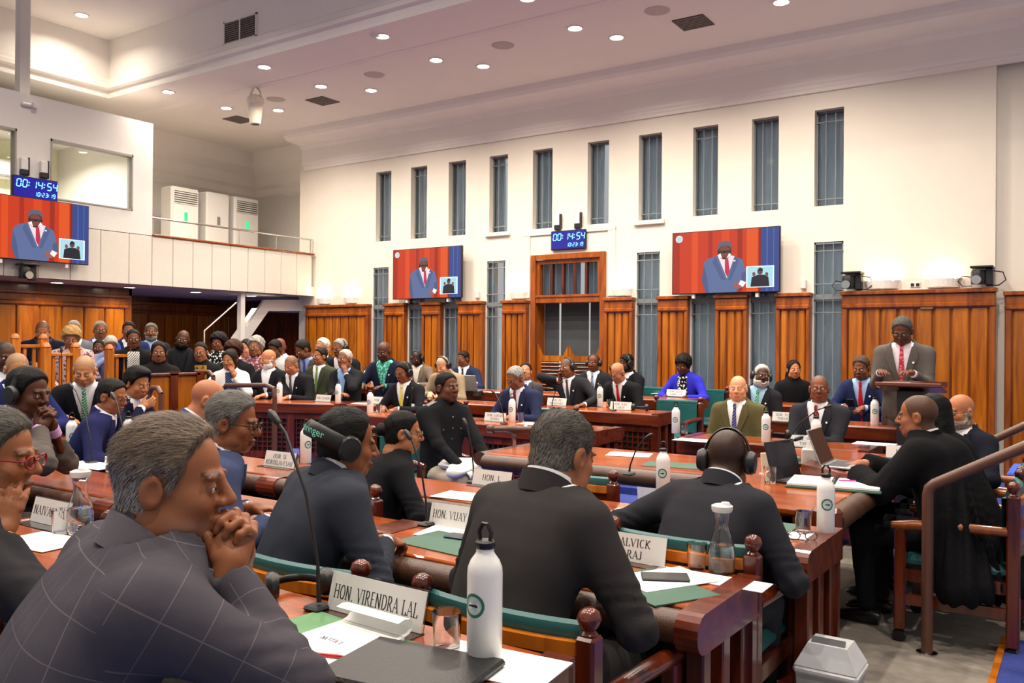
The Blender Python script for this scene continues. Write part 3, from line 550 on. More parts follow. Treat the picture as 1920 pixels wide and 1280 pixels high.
# clerks' table and long central table
e = empty('clerks_table', (-1.45, 4.95, 0), 0, 'broad clerks table crowded with laptops and papers', 'table')
MB().box(-.42, -.85, .745, .44, 1.6, .78, b=.008).build('table_top', W_TOP, e); mb = MB(); mb.box(-.4, -.83, .5, -.36, 1.58, .745); mb.box(-.4, -.84, .1, .3, -.80, .745, b=.004); mb.box(-.4, 1.54, .5, .3, 1.58, .745); mb.build('apron', W_DESK, e)
MB().tube([(.47, -.82, .73), (.47, 1.58, .73)], [(.055, .06)]*2, 16, flat=(0, 0, 1)).build('bolster', M_LEATHER, e, True)
for x in (-.37, .28):
    for y in (-.8, 1.55): bx('leg', W_DARK, e, x-.04, y-.04, 0, x+.04, y+.04, .745, b=.006)
for y in (-.86, 1.58): MB().box(.38, y, .66, .52, y+.06, .80, b=.02).build('end_block', W_DESK, e)
e = empty('central_table', (-2.66, 5.2, 0), 0, 'long polished central table holding the mace', 'table')
MB().box(-.85, -.3, .745, .78, .45, .78, b=.01).build('table_top', W_TOP, e); MB().tube([(-.82, -.34, .72), (.78, -.34, .72)], [(.055, .07)]*2, 16, flat=(0, 0, 1)).build('bolster', M_LEATHER, e, True); MB().tube([(-.9, -.3, .73), (-.9, .44, .73)], [(.05, .06)]*2, 16, flat=(0, 0, 1)).build('end_bolster', M_LEATHER, e, True)
mb = MB(); mb.box(-.83, .42, .6, .78, .46, .745); mb.box(-.83, -.3, .6, -.8, .45, .745); mb.build('apron', W_DESK, e)
for x in (-.78, .72):
    for y in (-.26, .4): bx('leg', W_DARK, e, x-.04, y-.04, 0, x+.04, y+.04, .745, b=.006)
# the mace on its rests
a, b = onX(940, 826, -3.75), onX(1040, 812, -3.3); a = np.array((-3.78, 5.3, .895)); b = np.array((-2.95, 5.42, .925)); u = Vector(b-a).normalized()
e = empty('ceremonial_mace', a, 0, 'carved dark club mace lying on rests on the central table', 'mace'); q = Vector((1, 0, 0)).rotation_difference(u).to_matrix().to_4x4()
MB().lathe([(.0005, 0), (.028, .0), (.034, .02), (.034, .05), (.022, .06), (.022, .16), (.03, .18), (.03, .24), (.024, .26), (.028, .5), (.034, .72), (.04, .8), (.02, .83), (.0005, .83)], 16, (0, 0, 0), 'x', M=q).build('shaft', mat('dark_club_wood', '4a2c22', .4, var=.2), e, True)
for k in range(7): MB().lathe([(.028, 0), (.036, .012), (.028, .03)], 14, (.28+k*.07, 0, 0), 'x', M=q @ Matrix.Rotation(.25, 4, 'Z')).build('silver_band', mat('tarnished_silver', 'b5a894', .35, .7), e, True)
for k in (.22, .62): p = u*k; bx('rest', M_CHROME, e, p.x-.006, p.y-.02, .78-a[2], p.x+.006, p.y+.02, p.z-.02)
# lectern
p = onY(1708, 722, 8.0); e = empty('lectern', (p[0], 8.0, .07), 0, 'wooden lectern with sloping top before the standing speaker', 'lectern'); z = p[2]-.07
MB().box(-.26, -.18, -.018, .26, .18, .018, b=.008, M=Matrix.Translation((0, 0, z-.02)) @ Matrix.Rotation(math.radians(-10), 4, 'X')).build('reading_board', W_DESK, e); bx('ledge', W_DESK, e, -.26, .17, z-.02, .26, .19, z+.03)
MB().box(-.1, -.08, .04, .1, .08, z-.04, b=.01).build('column', mat('black_column', '16161a', .5), e); MB().box(-.22, -.2, 0, .22, .2, .04, b=.01).build('base', W_DARK, e)
# brown hand rails at the right
M_TUBE = mat('brown_rail_paint', '5c3a2c', .35, var=.08)
def handrail(base, top_px, end_px, Y, label):
    t = onY(*top_px, Y); q = onY(*end_px, Y); e = empty('hand_rail', (t[0], Y, 0), 0, label, 'handrail'); dx, dz = q[0]-t[0], q[2]-t[2]
    MB().tube([(0, 0, .012), (0, 0, t[2]-.05), (.006, 0, t[2]-.02), (.03, 0, t[2]+.005), (dx, 0, dz+t[2]), (dx*1.8, 0, t[2]+dz*1.8)], .028, 14).build('rail_tube', M_TUBE, e, True)
    MB().lathe([(.05, .006), (.05, .014), (.035, .02), (.0005, .02)], 18).build('base_flange', M_CHROME, e, True); MB().tube([(dx*1.7, 0, .0), (dx*1.7, 0, t[2]+dz*1.7)], .026, 12).build('post', M_TUBE, e, True)
p = onZ(1733, 1226, 0); handrail(None, (1740, 908), (1920, 838), p[1], 'brown tubular handrail standing in front of the gowned man')
handrail(None, (1825, 838), (1920, 798), 6.9, 'brown tubular handrail behind the gowned man')
# low bench with blue top behind the second rail, carpet step
e = empty('blue_bench', (-.05, 7.3, 0), 0, 'low wooden bench with blue top at the right edge', 'bench'); MB().box(-.42, -.3, .6, 1.0, .3, .66, b=.015).build('cushion', mat('blue_fabric', '2a52b8', .8), e)
for z0 in (.26, .5): bx('rail', W_FRAME, e, -.42, -.3, z0, 1.0, -.26, z0+.08, b=.006)
for x in (-.4, .0, .95):
    for y in (-.28, .26): bx('leg', W_DARK, e, x-.03, y-.03, 0, x+.03, y+.03, .6, b=.005)
o = struct(bx('floor_step_right', M_BLUEC, None, -.33, 3.6, .006, 1.8, 5.1, .05)); bx('nosing', W_RAIL, o, -.36, 3.6, .006, -.33, 5.1, .055)
# bins
def bin_(loc, s, label, c='9a9a9e'):
    e = empty('waste_bin', loc, 0, label, 'bin', 'swing top waste bins'); e.scale = (s, s, s); m = mat('bin_'+c, c, .45)
    def fr(w0, d0, z0, w1, d1, z1): return [(-w0, -d0, z0), (w0, -d0, z0), (w0, d0, z0), (-w0, d0, z0), (-w1, -d1, z1), (w1, -d1, z1), (w1, d1, z1), (-w1, d1, z1)]
    FB = [(3, 2, 1, 0), (4, 5, 6, 7), (0, 1, 5, 4), (1, 2, 6, 5), (2, 3, 7, 6), (3, 0, 4, 7)]
    MB().add(fr(.085, .07, 0, .105, .09, .34), FB).build('bucket', m, e); MB().box(-.115, -.1, .33, .115, .1, .36, b=.01).add(fr(.11, .095, .36, .07, .06, .44), FB).build('lid', mat('bin_lid_'+c, 'c2c2c4', .4), e)
    MB().box(-.06, -.05, -.004, .06, .05, .004, M=Matrix.Translation((0, -.055, .415)) @ Matrix.Rotation(math.radians(62), 4, 'X')).build('flap', mat('bin_flap', '6e6e70', .35), e)
p = onZ(1558, 1205, .44); bin_((p[0], p[1], .006), 1, 'grey swing top bin at the end of the third row desk'); p = onY(1222, 842, 7.2); bin_((p[0], 7.2, 0), 1.0, 'pale swing top bin between the far front row desks', 'd8d6d0')
p = onZ(1222, 842, .4); bpy.data.objects['waste_bin.001'].location = (-3.3, 7.2, 0)
# ---- gallery barrier, balustrade
def seg(a, b, t, z0, z1, name, m, par, bev=0.):
    a, b = Vector((a[0], a[1])), Vector((b[0], b[1])); d = (b-a); L = d.length; ang = math.atan2(d.y, d.x)
    return MB().box(0, -t/2, z0, L, t/2, z1, b=bev, M=Matrix.Translation((a.x, a.y, 0)) @ Matrix.Rotation(ang, 4, 'Z')).build(name, m, par)
e = empty('bar_barrier', (0, 0, 0), 0, 'wood panelled barrier with dark cap before the seated public', 'barrier'); a, b = onX(270, 700, -8.7), onX(372, 697, -8.7)
seg(a, b, .05, 0, a[2]-.03, 'panel', W_WALL, e); seg(a, b, .1, a[2]-.04, a[2], 'cap', W_DARK, e, .01)
for q in (a, b, (a+b)/2): bx('post', W_DARK, e, q[0]-.03, q[1]-.05, 0, q[0]+.05, q[1]+.05, a[2]+.01)
def balustrade(px0, px1, y0, X, label, zb=.3, h=.72):
    a, b = onX(px0, y0, X), onX(px1, y0, X); e = empty('balustrade', (X, (a[1]+b[1])/2, zb), 0, label, 'balustrade', 'spindle balustrades'); z = a[2]-zb; y_ = (a[1]+b[1])/2; a = a-np.array((0, y_, 0)); b = b-np.array((0, y_, 0)); zb = 0
    for q in (a, b): bx('post', W_RAIL, e, -.045, q[1]-.045, zb, .045, q[1]+.045, z+.1, b=.006); MB().lathe([(.04, z+.1), (.055, z+.11), (.05, z+.13), (.03, z+.16), (.0005, z+.17)], 12, (0, q[1], 0)).build('post_cap', W_RAIL, e, True)
    bx('top_rail', W_RAIL, e, -.035, a[1], z, .035, b[1], z+.04, b=.006); bx('bottom_rail', W_RAIL, e, -.025, a[1], zb+.06, .025, b[1], zb+.1); n = max(3, int((b[1]-a[1])/.085))
    for i in range(1, n): y = a[1]+(b[1]-a[1])*i/n; bx('spindle', W_RAIL, e, -.014, y-.016, zb+.1, .014, y+.016, z)
balustrade(28, 81, 652, -10.2, 'spindle balustrade before the man in the dark navy jacket'); balustrade(86, 141, 668, -10.1, 'spindle balustrade beside the woman in the patterned blouse', .3); balustrade(205, 247, 670, -10.2, 'spindle gate beside the seated officer in black uniform')
def rail_px(pts, Y, label, r=.025):
    P = [onY(x, y, Y) for x, y in pts]; e = empty('hand_rail', (P[0][0], P[0][1], 0), 0, label, 'handrail'); o = [np.array((P[0][0], P[0][1], 0))]
    MB().tube([tuple(p-o[0]) for p in P], r, 10).build('rail_tube', M_TUBE, e, True); q = P[-1]-o[0]; MB().tube([(q[0], q[1], 0), tuple(q)], r, 10).build('post', M_TUBE, e, True); MB().tube([(0, 0, 0), tuple(P[0]-o[0])], r, 10).build('post', M_TUBE, e, True)
rail_px([(418, 730), (424, 722), (500, 722), (513, 728), (515, 745)], 6.1, 'brown curved rail before the left block desks')
rail_px([(360, 706), (368, 697), (392, 697), (400, 706)], 6.4, 'short brown rail beside the wood panelled barrier')
rail_px([(280, 738), (285, 727), (296, 727), (302, 738)], 5.0, 'short brown rail beside the curly haired man')
e = empty('rail_barrier', (0, 0, 0), 0, 'low wooden rail with turned posts before the public seats', 'barrier'); a, b = onY(345, 681, 7.6), onY(478, 681, 8.25); seg(a, b, .06, a[2]-.04, a[2], 'top_rail', W_RAIL, e, .008); seg(a, b, .03, .3, .36, 'bottom_rail', W_RAIL, e)
for k in range(13): q = a+(b-a)*k/12; MB().lathe([(.02, .3), (.02, .5), (.032, .56), (.02, .62), (.016, .8), (.02, a[2]-.05)], 8, (q[0], q[1], 0)).build('turned_post', W_RAIL, e, True)
# ================================================================== people: signed-distance bodies, meshed by surface nets
def surface_nets(fn, lo, hi, h):
    lo = np.array(lo, np.float32); n = np.maximum(np.ceil((np.array(hi)-lo)/h).astype(int)+1, 3)
    ax = [lo[k]+h*np.arange(n[k], dtype=np.float32) for k in range(3)]
    B = 5; nbk = (n+B-1)//B; cb = [lo[k]+h*(B*np.arange(nbk[k], dtype=np.float32)+(B-1)/2) for k in range(3)]
    dc = fn(np.stack(np.meshgrid(*cb, indexing='ij'), -1).reshape(-1, 3)).reshape(nbk).astype(np.float32)
    up = lambda A: A.repeat(B, 0).repeat(B, 1).repeat(B, 2)[:n[0], :n[1], :n[2]]
    V = up(dc).copy(); J = np.argwhere(up(np.abs(dc) < B*h*1.45+.012)); V[J[:, 0], J[:, 1], J[:, 2]] = fn(lo+h*J.astype(np.float32)); S = V < 0
    c = [s-1 for s in n]; cnt = np.zeros(c, np.uint8)
    sl = lambda o: tuple(slice(o[k], o[k]+c[k]) for k in range(3))
    corners = [(i, j, k) for i in (0, 1) for j in (0, 1) for k in (0, 1)]
    for o in corners: cnt += S[sl(o)]
    act = (cnt > 0) & (cnt < 8); ids = -np.ones(c, np.int64); I = np.argwhere(act); ids[act] = np.arange(len(I))
    acc = np.zeros((len(I), 3), np.float32); num = np.zeros(len(I), np.float32)
    for a in corners:
        for d in range(3):
            if a[d]: continue
            b = list(a); b[d] = 1
            va = V[I[:, 0]+a[0], I[:, 1]+a[1], I[:, 2]+a[2]]; vb = V[I[:, 0]+b[0], I[:, 1]+b[1], I[:, 2]+b[2]]
            m = (va < 0) != (vb < 0); t = np.where(m, va/np.where(m, va-vb, 1), 0)
            P = np.tile(np.array(a, np.float32), (len(I), 1)); P[:, d] = t; acc += P*m[:, None]; num += m
    verts = lo+h*(I+acc/np.maximum(num, 1)[:, None]); F = []
    for d in range(3):
        e, f = (d+1) % 3, (d+2) % 3; s0 = [slice(None)]*3; s1 = [slice(None)]*3; s0[d] = slice(0, -1); s1[d] = slice(1, None)
        a = S[tuple(s0)]; b = S[tuple(s1)]; E = np.argwhere(a != b); E = E[(E[:, e] > 0) & (E[:, f] > 0) & (E[:, e] < c[e]) & (E[:, f] < c[f])]
        if not len(E): continue
        ins = a[E[:, 0], E[:, 1], E[:, 2]]; q = []
        for oe, of in ((0, 0), (-1, 0), (-1, -1), (0, -1)):
            C = E.copy(); C[:, e] += oe; C[:, f] += of; q.append(ids[C[:, 0], C[:, 1], C[:, 2]])
        q = np.stack(q, 1); q[~ins] = q[~ins][:, ::-1]; F.append(q)
    return verts, (np.concatenate(F) if F else np.zeros((0, 4), np.int64))
def np_mesh(name, parts, mats, smooth=True, tint=None):
    vs, fs, ms, ts, n = [], [], [], [], 0
    for P in parts:
        v, f, mi = P[:3]
        vs.append(v); fs += [tuple(int(i)+n for i in q) for q in f]; ms += [mi]*len(f); n += len(v)
        ts.append(P[3] if len(P) > 3 else np.zeros((len(v), 4), np.float32))
    me = D_.meshes.new(name); me.from_pydata(np.concatenate(vs).tolist(), [], fs)
    for m in mats: me.materials.append(m)
    if any(ms): me.polygons.foreach_set('material_index', ms)
    if smooth: me.polygons.foreach_set('use_smooth', [True]*len(fs))
    if tint is not None:
        at = me.color_attributes.new('tint', 'FLOAT_COLOR', 'POINT'); at.data.foreach_set('color', np.concatenate(ts).astype(np.float32).ravel())
    me.update(); return me
def smin(a, b, k): h = np.clip(.5+.5*(b-a)/k, 0, 1); return b+(a-b)*h-k*h*(1-h)
def smax(a, b, k): return -smin(-a, -b, k)
def rc(P, a, b, r1, r2):
    a = np.array(a, np.float32); ba = np.array(b, np.float32)-a; pa = P-a
    t = np.clip(pa @ ba/max(float(ba @ ba), 1e-9), 0, 1); return np.sqrt(((pa-t[:, None]*ba)**2).sum(1))-(r1+t*(r2-r1))
def el(P, c, r):
    q = (P-np.array(c, np.float32)); r = np.array(r, np.float32); k0 = np.sqrt(((q/r)**2).sum(1)); k1 = np.sqrt(((q/(r*r))**2).sum(1)); return k0*(k0-1)/np.maximum(k1, 1e-6)
def rotm(yaw=0, pitch=0, roll=0):
    """yaw about z, pitch forward (nodding) about x, roll about y; degrees"""
    y, p, r = [math.radians(a) for a in (yaw, pitch, roll)]
    Rz = np.array([[math.cos(y), -math.sin(y), 0], [math.sin(y), math.cos(y), 0], [0, 0, 1]]); Rx = np.array([[1, 0, 0], [0, math.cos(p), math.sin(p)], [0, -math.sin(p), math.cos(p)]])
    Ry = np.array([[math.cos(r), 0, math.sin(r)], [0, 1, 0], [-math.sin(r), 0, math.cos(r)]]); return (Rz @ Rx @ Ry).astype(np.float32)
# ---- head (head frame: x to the person's right, y forward, z up)
def head_sdf(Q, o):
    f = o.get('fat', 1.0)
    d = el(Q, (0, -.014, .036), (.075, .097, .089)); d = smin(d, el(Q, (0, .02, -.042), (.059*f, .068, .072)), .035)
    d = smin(d, el(Q, (0, .058, -.088), (.028*f, .024, .022)), .03)
    for s in (-1, 1):
        d = smin(d, el(Q, (s*.038, .052, -.026), (.026*f, .028, .026)), .022); d = smin(d, el(Q, (s*.052*f, .015, -.07), (.018*f, .04, .024)), .03)
        d = smin(d, el(Q, (s*.027, .081, .024), (.026, .010, .007)), .014)
        d = smax(d, -(np.sqrt(((Q-np.array((s*.031, .107, .003), np.float32))**2).sum(1))-.0155), .014)
        d = smin(d, np.sqrt(((Q-np.array((s*.031, .0785, .004), np.float32))**2).sum(1))-.0128, .004)
        d = smax(d, -el(Q, (s*.031, .093, .0025), (.0125, .009, .0042)), .0025)
        e = el(Q, (s*.080, -.014, -.004), (.011, .023, .034)); e = np.maximum(e, -el(Q, (s*.092, -.006, -.002), (.010, .014, .022))); d = smin(d, e, .006)
    d = smin(d, rc(Q, (0, .088, .018), (0, .110, -.022), .008, .0125), .012)
    for s in (-1, 1): d = smin(d, rc(Q, (s*.012, .094, -.026), (s*.013, .098, -.027), .0095, .009), .008)
    d = smin(d, el(Q, (0, .090, -.058), (.025, .011, .0065)), .008); d = smin(d, el(Q, (0, .088, -.070), (.021, .011, .008)), .008)
    return smax(d, -el(Q, (0, .102, -.0635), (.026, .012, .0018)), .004)
HAIR_Y = np.array([-.12, -.085, -.045, -.034, -.022, .0, .008, .024, .036, .05, .066, .085, .12])
HAIR_Z = {'short': [-.078, -.076, -.068, -.05, .028, .03, -.008, .02, .05, .068, .082, .094, .1], 'recede': [-.078, -.076, -.068, -.05, .028, .03, -.01, .02, .06, .085, .103, .114, .12], 'long': [-.2, -.2, -.2, -.2, -.2, -.12, -.08, -.03, .02, .05, .07, .084, .09]}
def hair_sdf(Q, o, d):
    st = o['hair']; t = o.get('ht', .009)
    cr = smin(el(Q, (0, -.014, .036), (.075, .097, .089)), el(Q, (0, -.026, -.03), (.0645, .074, .062)), .03)
    wob = .0016*np.sin(70*Q[:, 0]+60*Q[:, 1])*np.sin(90*Q[:, 2]+25*Q[:, 1])
    key = 'recede' if st in ('recede', 'ring') else 'long' if st in ('long', 'bob') else 'short'
    m = np.interp(Q[:, 1]-.14*np.abs(Q[:, 0]), HAIR_Y, HAIR_Z[key])-Q[:, 2]
    if st == 'afro': g = np.minimum(el(Q, (0, -.03, .05), (.075+t*3, .095+t*3, .08+t*3)), cr-.012); wob = wob*3; m = np.interp(Q[:, 1], HAIR_Y, [-.08, -.075, -.07, -.06, -.05, -.03, -.02, .0, .03, .05, .066, .08, .09])-Q[:, 2]
    elif st == 'bun': g = smin(cr-.007*np.clip(.2-m/.02, .15, 1), el(Q, (0, -.125, .01), (.035, .035, .035)), .012)
    elif st == 'bob': g = smin(cr-.012, el(Q, (0, -.04, -.05), (.09, .08, .09)), .03)
    elif st == 'long': g = smin(smin(cr-.010*np.clip(.3-m/.02, .2, 1), el(Q, (0, -.05, -.08), (.09, .07, .14)), .03), el(Q, (0, -.055, -.2), (.1, .05, .16)), .05)
    elif st == 'quiff': g = smin(cr-t, el(Q, (0, .03, .115), (.06, .06, .028)), .02)
    elif st == 'ring': g = np.maximum(cr-.005, Q[:, 2]-.03-.3*np.maximum(0, -Q[:, 1]))
    else: g = cr-(t*np.clip(.35+Q[:, 2]/.07, .35, 1)+.003*np.clip(Q[:, 2]/.1, 0, 1))*np.clip(.18-m/.02, .12, 1)
    g = smax(g+wob, m*.9, .006)
    if st in ('long', 'bob'): g = smax(g, -el(Q, (0, .085, -.045), (.067, .09, .135)), .01)
    return g
def beard_sdf(Q, o, d):
    k = o['beard']; wob = .0015*np.sin(110*Q[:, 0]+40*Q[:, 2])*np.sin(120*Q[:, 1]+95*Q[:, 2])
    if k == 'mustache': g = np.maximum(d-.006, np.maximum(np.abs(Q[:, 2]+.047)-.008, np.abs(Q[:, 0])-.03)); return np.maximum(g, .06-Q[:, 1])
    m = np.minimum(Q[:, 2]+.052, np.maximum(Q[:, 2]-.0, np.maximum(.048-np.abs(Q[:, 0]), Q[:, 1]-.03)))
    g = np.maximum(d-(.014 if k == 'full' else .005)+wob, m); g = np.maximum(g, -(Q[:, 1]+.012)); return smax(g, -el(Q, (0, .1, -.064), (.026, .03, .011)), .004)
# ---- hand (hand frame: y along the fingers, z out of the back of the hand, x to the thumb side)
def hand_sdf(Q, curl, spread=.1, thumb=.6):
    d = smin(el(Q, (.002, .05, 0), (.038, .05, .0145)), rc(Q, (0, -.03, 0), (0, .02, 0), .026, .03), .015)
    for i, (x, L) in enumerate(((.029, .072), (.0095, .08), (-.0105, .075), (-.029, .06))):
        a = np.array((x, .088-.006*abs(i-1.2), .002)); ang = 0.; sp = x*spread*6
        for s, fr in enumerate((.45, .32, .25)):
            ang += curl*(.75 if s == 0 else 1.0)*math.pi/2; b = a+L*fr*np.array((math.sin(sp)*math.cos(ang), math.cos(sp)*math.cos(ang), -math.sin(ang)))
            d = smin(d, rc(Q, a, b, .0092-.0006*s, .0086-.0007*s), .005); a = b
    a = np.array((.026, .022, -.004)); b = a+.042*np.array((math.sin(thumb), math.cos(thumb), -.45)); c = b+.034*np.array((math.sin(thumb*.3), math.cos(thumb*.3), -.35-.5*curl))
    d = smin(d, rc(Q, a, b, .0145, .0105), .01); return smin(d, rc(Q, b, c, .0105, .0085), .005)
# ---- torso (torso frame: origin at the hips, z up the spine)
TZ = np.array([-.16, -.1, 0, .12, .24, .36, .44, .49, .53, .57, .61]); TA = np.array([.165, .182, .182, .172, .178, .194, .202, .2, .178, .104, .07]); TB = np.array([.11, .128, .128, .125, .126, .128, .12, .108, .09, .07, .06])
def torso_ab(z, o):
    w, dp, bl = o.get('wide', 1.), o.get('deep', 1.), o.get('belly', 0.)
    a = np.interp(z, TZ, TA)*w; b = np.interp(z, TZ, TB)*dp; yc = o.get('slouch', .03)*np.clip(z/.5, 0, 1.3)**2-.02*np.clip(z/.5, 0, 1)
    g = bl*np.exp(-((z-.1)/.13)**2); return a+g*.5, b+g*.5, yc+g*.5
def torso_sdf(T, o, off=0.):
    a, b, yc = torso_ab(T[:, 2], o); a = a+off; b = b+off; n = 2.5
    r = (np.abs(T[:, 0]/a)**n+np.abs((T[:, 1]-yc)/b)**n)**(1/n); d = (r-1)*np.minimum(a, b)*.92
    return np.maximum(d, np.maximum(T[:, 2]-.605-off, -.17-T[:, 2]))
def front_y(x, z, o, off=0.):
    a, b, yc = torso_ab(np.array([z]), o); a = a[0]+off; b = b[0]+off; return yc[0]+b*max(0, 1-abs(x/a)**2.5)**(1/2.5)
def ik(S, T, l1, l2, pole):
    v = T-S; d = min(np.linalg.norm(v), (l1+l2)*.999); u = v/np.linalg.norm(v); T = S+u*d
    x = (l1*l1-l2*l2+d*d)/(2*d); hgt = math.sqrt(max(l1*l1-x*x, 1e-6)); p = np.array(pole)-u*np.dot(pole, u); p /= np.linalg.norm(p); return S+u*x+p*hgt, T
SKIN = {}
def skinm(c):
    if c in SKIN: return SKIN[c]
    k = hexc(c); m = mat('skin_'+c, (min(1, k[0]*1.16), k[1]*1.0, k[2]*.82, 1), .48, var=.07, scale=26, bump=.06, bscale=300, spec=.3); nt = m.node_tree; b = nt.nodes['Principled BSDF']
    b.inputs['Subsurface Weight'].default_value = .06; b.inputs['Subsurface Radius'].default_value = (.01, .004, .002)
    at = nt.nodes.new('ShaderNodeVertexColor'); at.layer_name = 'tint'; mx = nt.nodes.new('ShaderNodeMixRGB'); l = b.inputs['Base Color'].links[0].from_socket
    nt.links.new(at.outputs['Alpha'], mx.inputs[0]); nt.links.new(l, mx.inputs[1]); nt.links.new(at.outputs['Color'], mx.inputs[2]); nt.links.new(mx.outputs[0], b.inputs['Base Color']); SKIN[c] = m; return m
def hairm(c): return mat('hair_'+c, c, .6, var=.6, scale=34, stretch=(6, 1, 2.2), bump=.9, bscale=60, spec=.15)
def strandm():
    if 'hair_strand' in MATS: return MATS['hair_strand']
    m = mat('hair_strand', 'ffffff', .5, spec=.25, var=0); nt = m.node_tree; b = nt.nodes['Principled BSDF']; at = nt.nodes.new('ShaderNodeVertexColor'); at.layer_name = 'tint'; nt.links.new(at.outputs['Color'], b.inputs['Base Color']); return m
def cloth(c, pat=None):
    n = 'cloth_'+c+(pat or '')
    if n in MATS: return MATS[n]
    m = mat(n, c, .9, var=.10, scale=9, bump=.12, bscale=420, spec=.1)
    if pat:
        nt = m.node_tree; N = nt.nodes; L = nt.links; b = N['Principled BSDF']; old = b.inputs['Base Color'].links[0].from_socket; tc = N.new('ShaderNodeTexCoord')
        mx = N.new('ShaderNodeMixRGB'); L.new(old, mx.inputs[1]); L.new(mx.outputs[0], b.inputs['Base Color'])
        if pat.startswith('check'):
            br = N.new('ShaderNodeTexBrick'); br.inputs['Scale'].default_value = 1; br.offset = 0; br.inputs['Brick Width'].default_value = .075; br.inputs['Row Height'].default_value = .075; br.inputs['Mortar Size'].default_value = .0012; br.inputs['Mortar Smooth'].default_value = .5
            at = N.new('ShaderNodeVertexColor'); at.layer_name = 'tint'; L.new(at.outputs['Color'], br.inputs['Vector'])
            mx.inputs[2].default_value = hexc('8a8084'); mu = N.new('ShaderNodeMath'); mu.operation = 'MULTIPLY'; mu.inputs[1].default_value = .36; L.new(br.outputs['Fac'], mu.inputs[0]); L.new(mu.outputs[0], mx.inputs[0])
        elif pat.startswith('stripe'):
            wv = N.new('ShaderNodeTexWave'); wv.bands_direction = 'DIAGONAL'; wv.inputs['Scale'].default_value = 22; L.new(tc.outputs['Object'], wv.inputs[0]); cr = N.new('ShaderNodeValToRGB'); cr.color_ramp.interpolation = 'CONSTANT'; cr.color_ramp.elements[1].position = .78; L.new(wv.outputs[0], cr.inputs[0]); L.new(cr.outputs[0], mx.inputs[0]); mx.inputs[2].default_value = hexc(pat.split(':')[1])
        elif pat.startswith('flower'):
            vo = N.new('ShaderNodeTexVoronoi'); vo.inputs['Scale'].default_value = 34; L.new(tc.outputs['Object'], vo.inputs[0]); cr = N.new('ShaderNodeValToRGB'); cr.color_ramp.interpolation = 'CONSTANT'; cr.color_ramp.elements[0].color = (1, 1, 1, 1); cr.color_ramp.elements[1].color = (0, 0, 0, 1); cr.color_ramp.elements[1].position = .42; L.new(vo.outputs[0], cr.inputs[0]); L.new(cr.outputs[0], mx.inputs[0]); mx.inputs[2].default_value = hexc(pat.split(':')[1])
    return m
M_EYE = mat('eye_white', 'd8d2c8', .3, var=.02); M_IRIS = mat('eye_dark', '1a0f0a', .2)
M_SHOE = mat('black_shoe', '0e0e0e', .3)
def sphere_np(c, r, n=8):
    v = [[0, 0, r]]+[[r*math.sin(math.pi*i/n)*math.cos(2*math.pi*j/n), r*math.sin(math.pi*i/n)*math.sin(2*math.pi*j/n), r*math.cos(math.pi*i/n)] for i in range(1, n) for j in range(n)]+[[0, 0, -r]]
    f = [(0, 1+j, 1+(j+1) % n) for j in range(n)]+[(1+i*n+j, 1+(i+1)*n+j, 1+(i+1)*n+(j+1) % n, 1+i*n+(j+1) % n) for i in range(n-2) for j in range(n)]+[(1+(n-2)*n+j, len(v)-1, 1+(n-2)*n+(j+1) % n) for j in range(n)]
    return np.array(v, np.float32)+np.array(c, np.float32), f
POSES = {  # wrist targets (x is mirrored for the left arm), finger direction, back-of-hand normal, curl   [local, seated, hips at (0,0,.54)]
    'table': ((.15, .36, .79), (-.35, 1, -.05), (0, .05, 1), .25), 'write': ((.10, .36, .80), (-.5, 1, -.2), (.3, 0, 1), .55), 'lap': ((.10, .24, .60), (-.7, 1, -.15), (.1, .1, 1), .3),
    'fold': ((-.02, .33, .80), (-1, .12, 0), (0, .1, 1), .25), 'clasp': ((.045, .27, .98), (-.35, .5, .9), (.9, .35, .1), .62), 'cheek': ((.10, .20, 1.02), (-.35, .0, 1), (.9, .3, .2), .35),
    'brow': ((.08, .27, 1.06), (-.4, -.25, 1), (.7, .6, .2), .4), 'side': ((.24, .18, .63), (-.1, 1, -.2), (.5, .1, 1), .35), 'elbow': ((.2, .32, .80), (-.9, .6, 0), (0, .1, 1), .3),
    'lectern': ((.13, .36, .95), (-.4, 1, .15), (.2, 0, 1), .3), 'type': ((.11, .42, .86), (-.25, 1, -.15), (.1, .1, 1), .35), 'temple': ((.17, .12, 1.16), (-.75, -.2, .8), (.6, .2, .7), .75), 'knee': ((.12, .42, .62), (-.3, 1, -.3), (.2, .1, 1), .3)}
HEADREL = {'clasp2': ((.04, .125, -.15), (-.38, .12, .95), (.85, .5, .1), .62), 'clasp': ((.04, .135, -.205), (-.38, .12, .95), (.85, .5, .1), .62), 'cheek': ((.085, .075, -.185), (-.25, .05, 1), (.95, .35, .1), .22), 'brow': ((.05, .16, -.10), (-.35, -.25, 1), (.6, .8, .1), .4), 'temple': ((.13, .05, -.12), (-.3, -.1, 1), (.8, .4, .4), .8), 'mouth': ((.03, .14, -.15), (-.9, .1, .45), (.3, .95, .2), .3)}
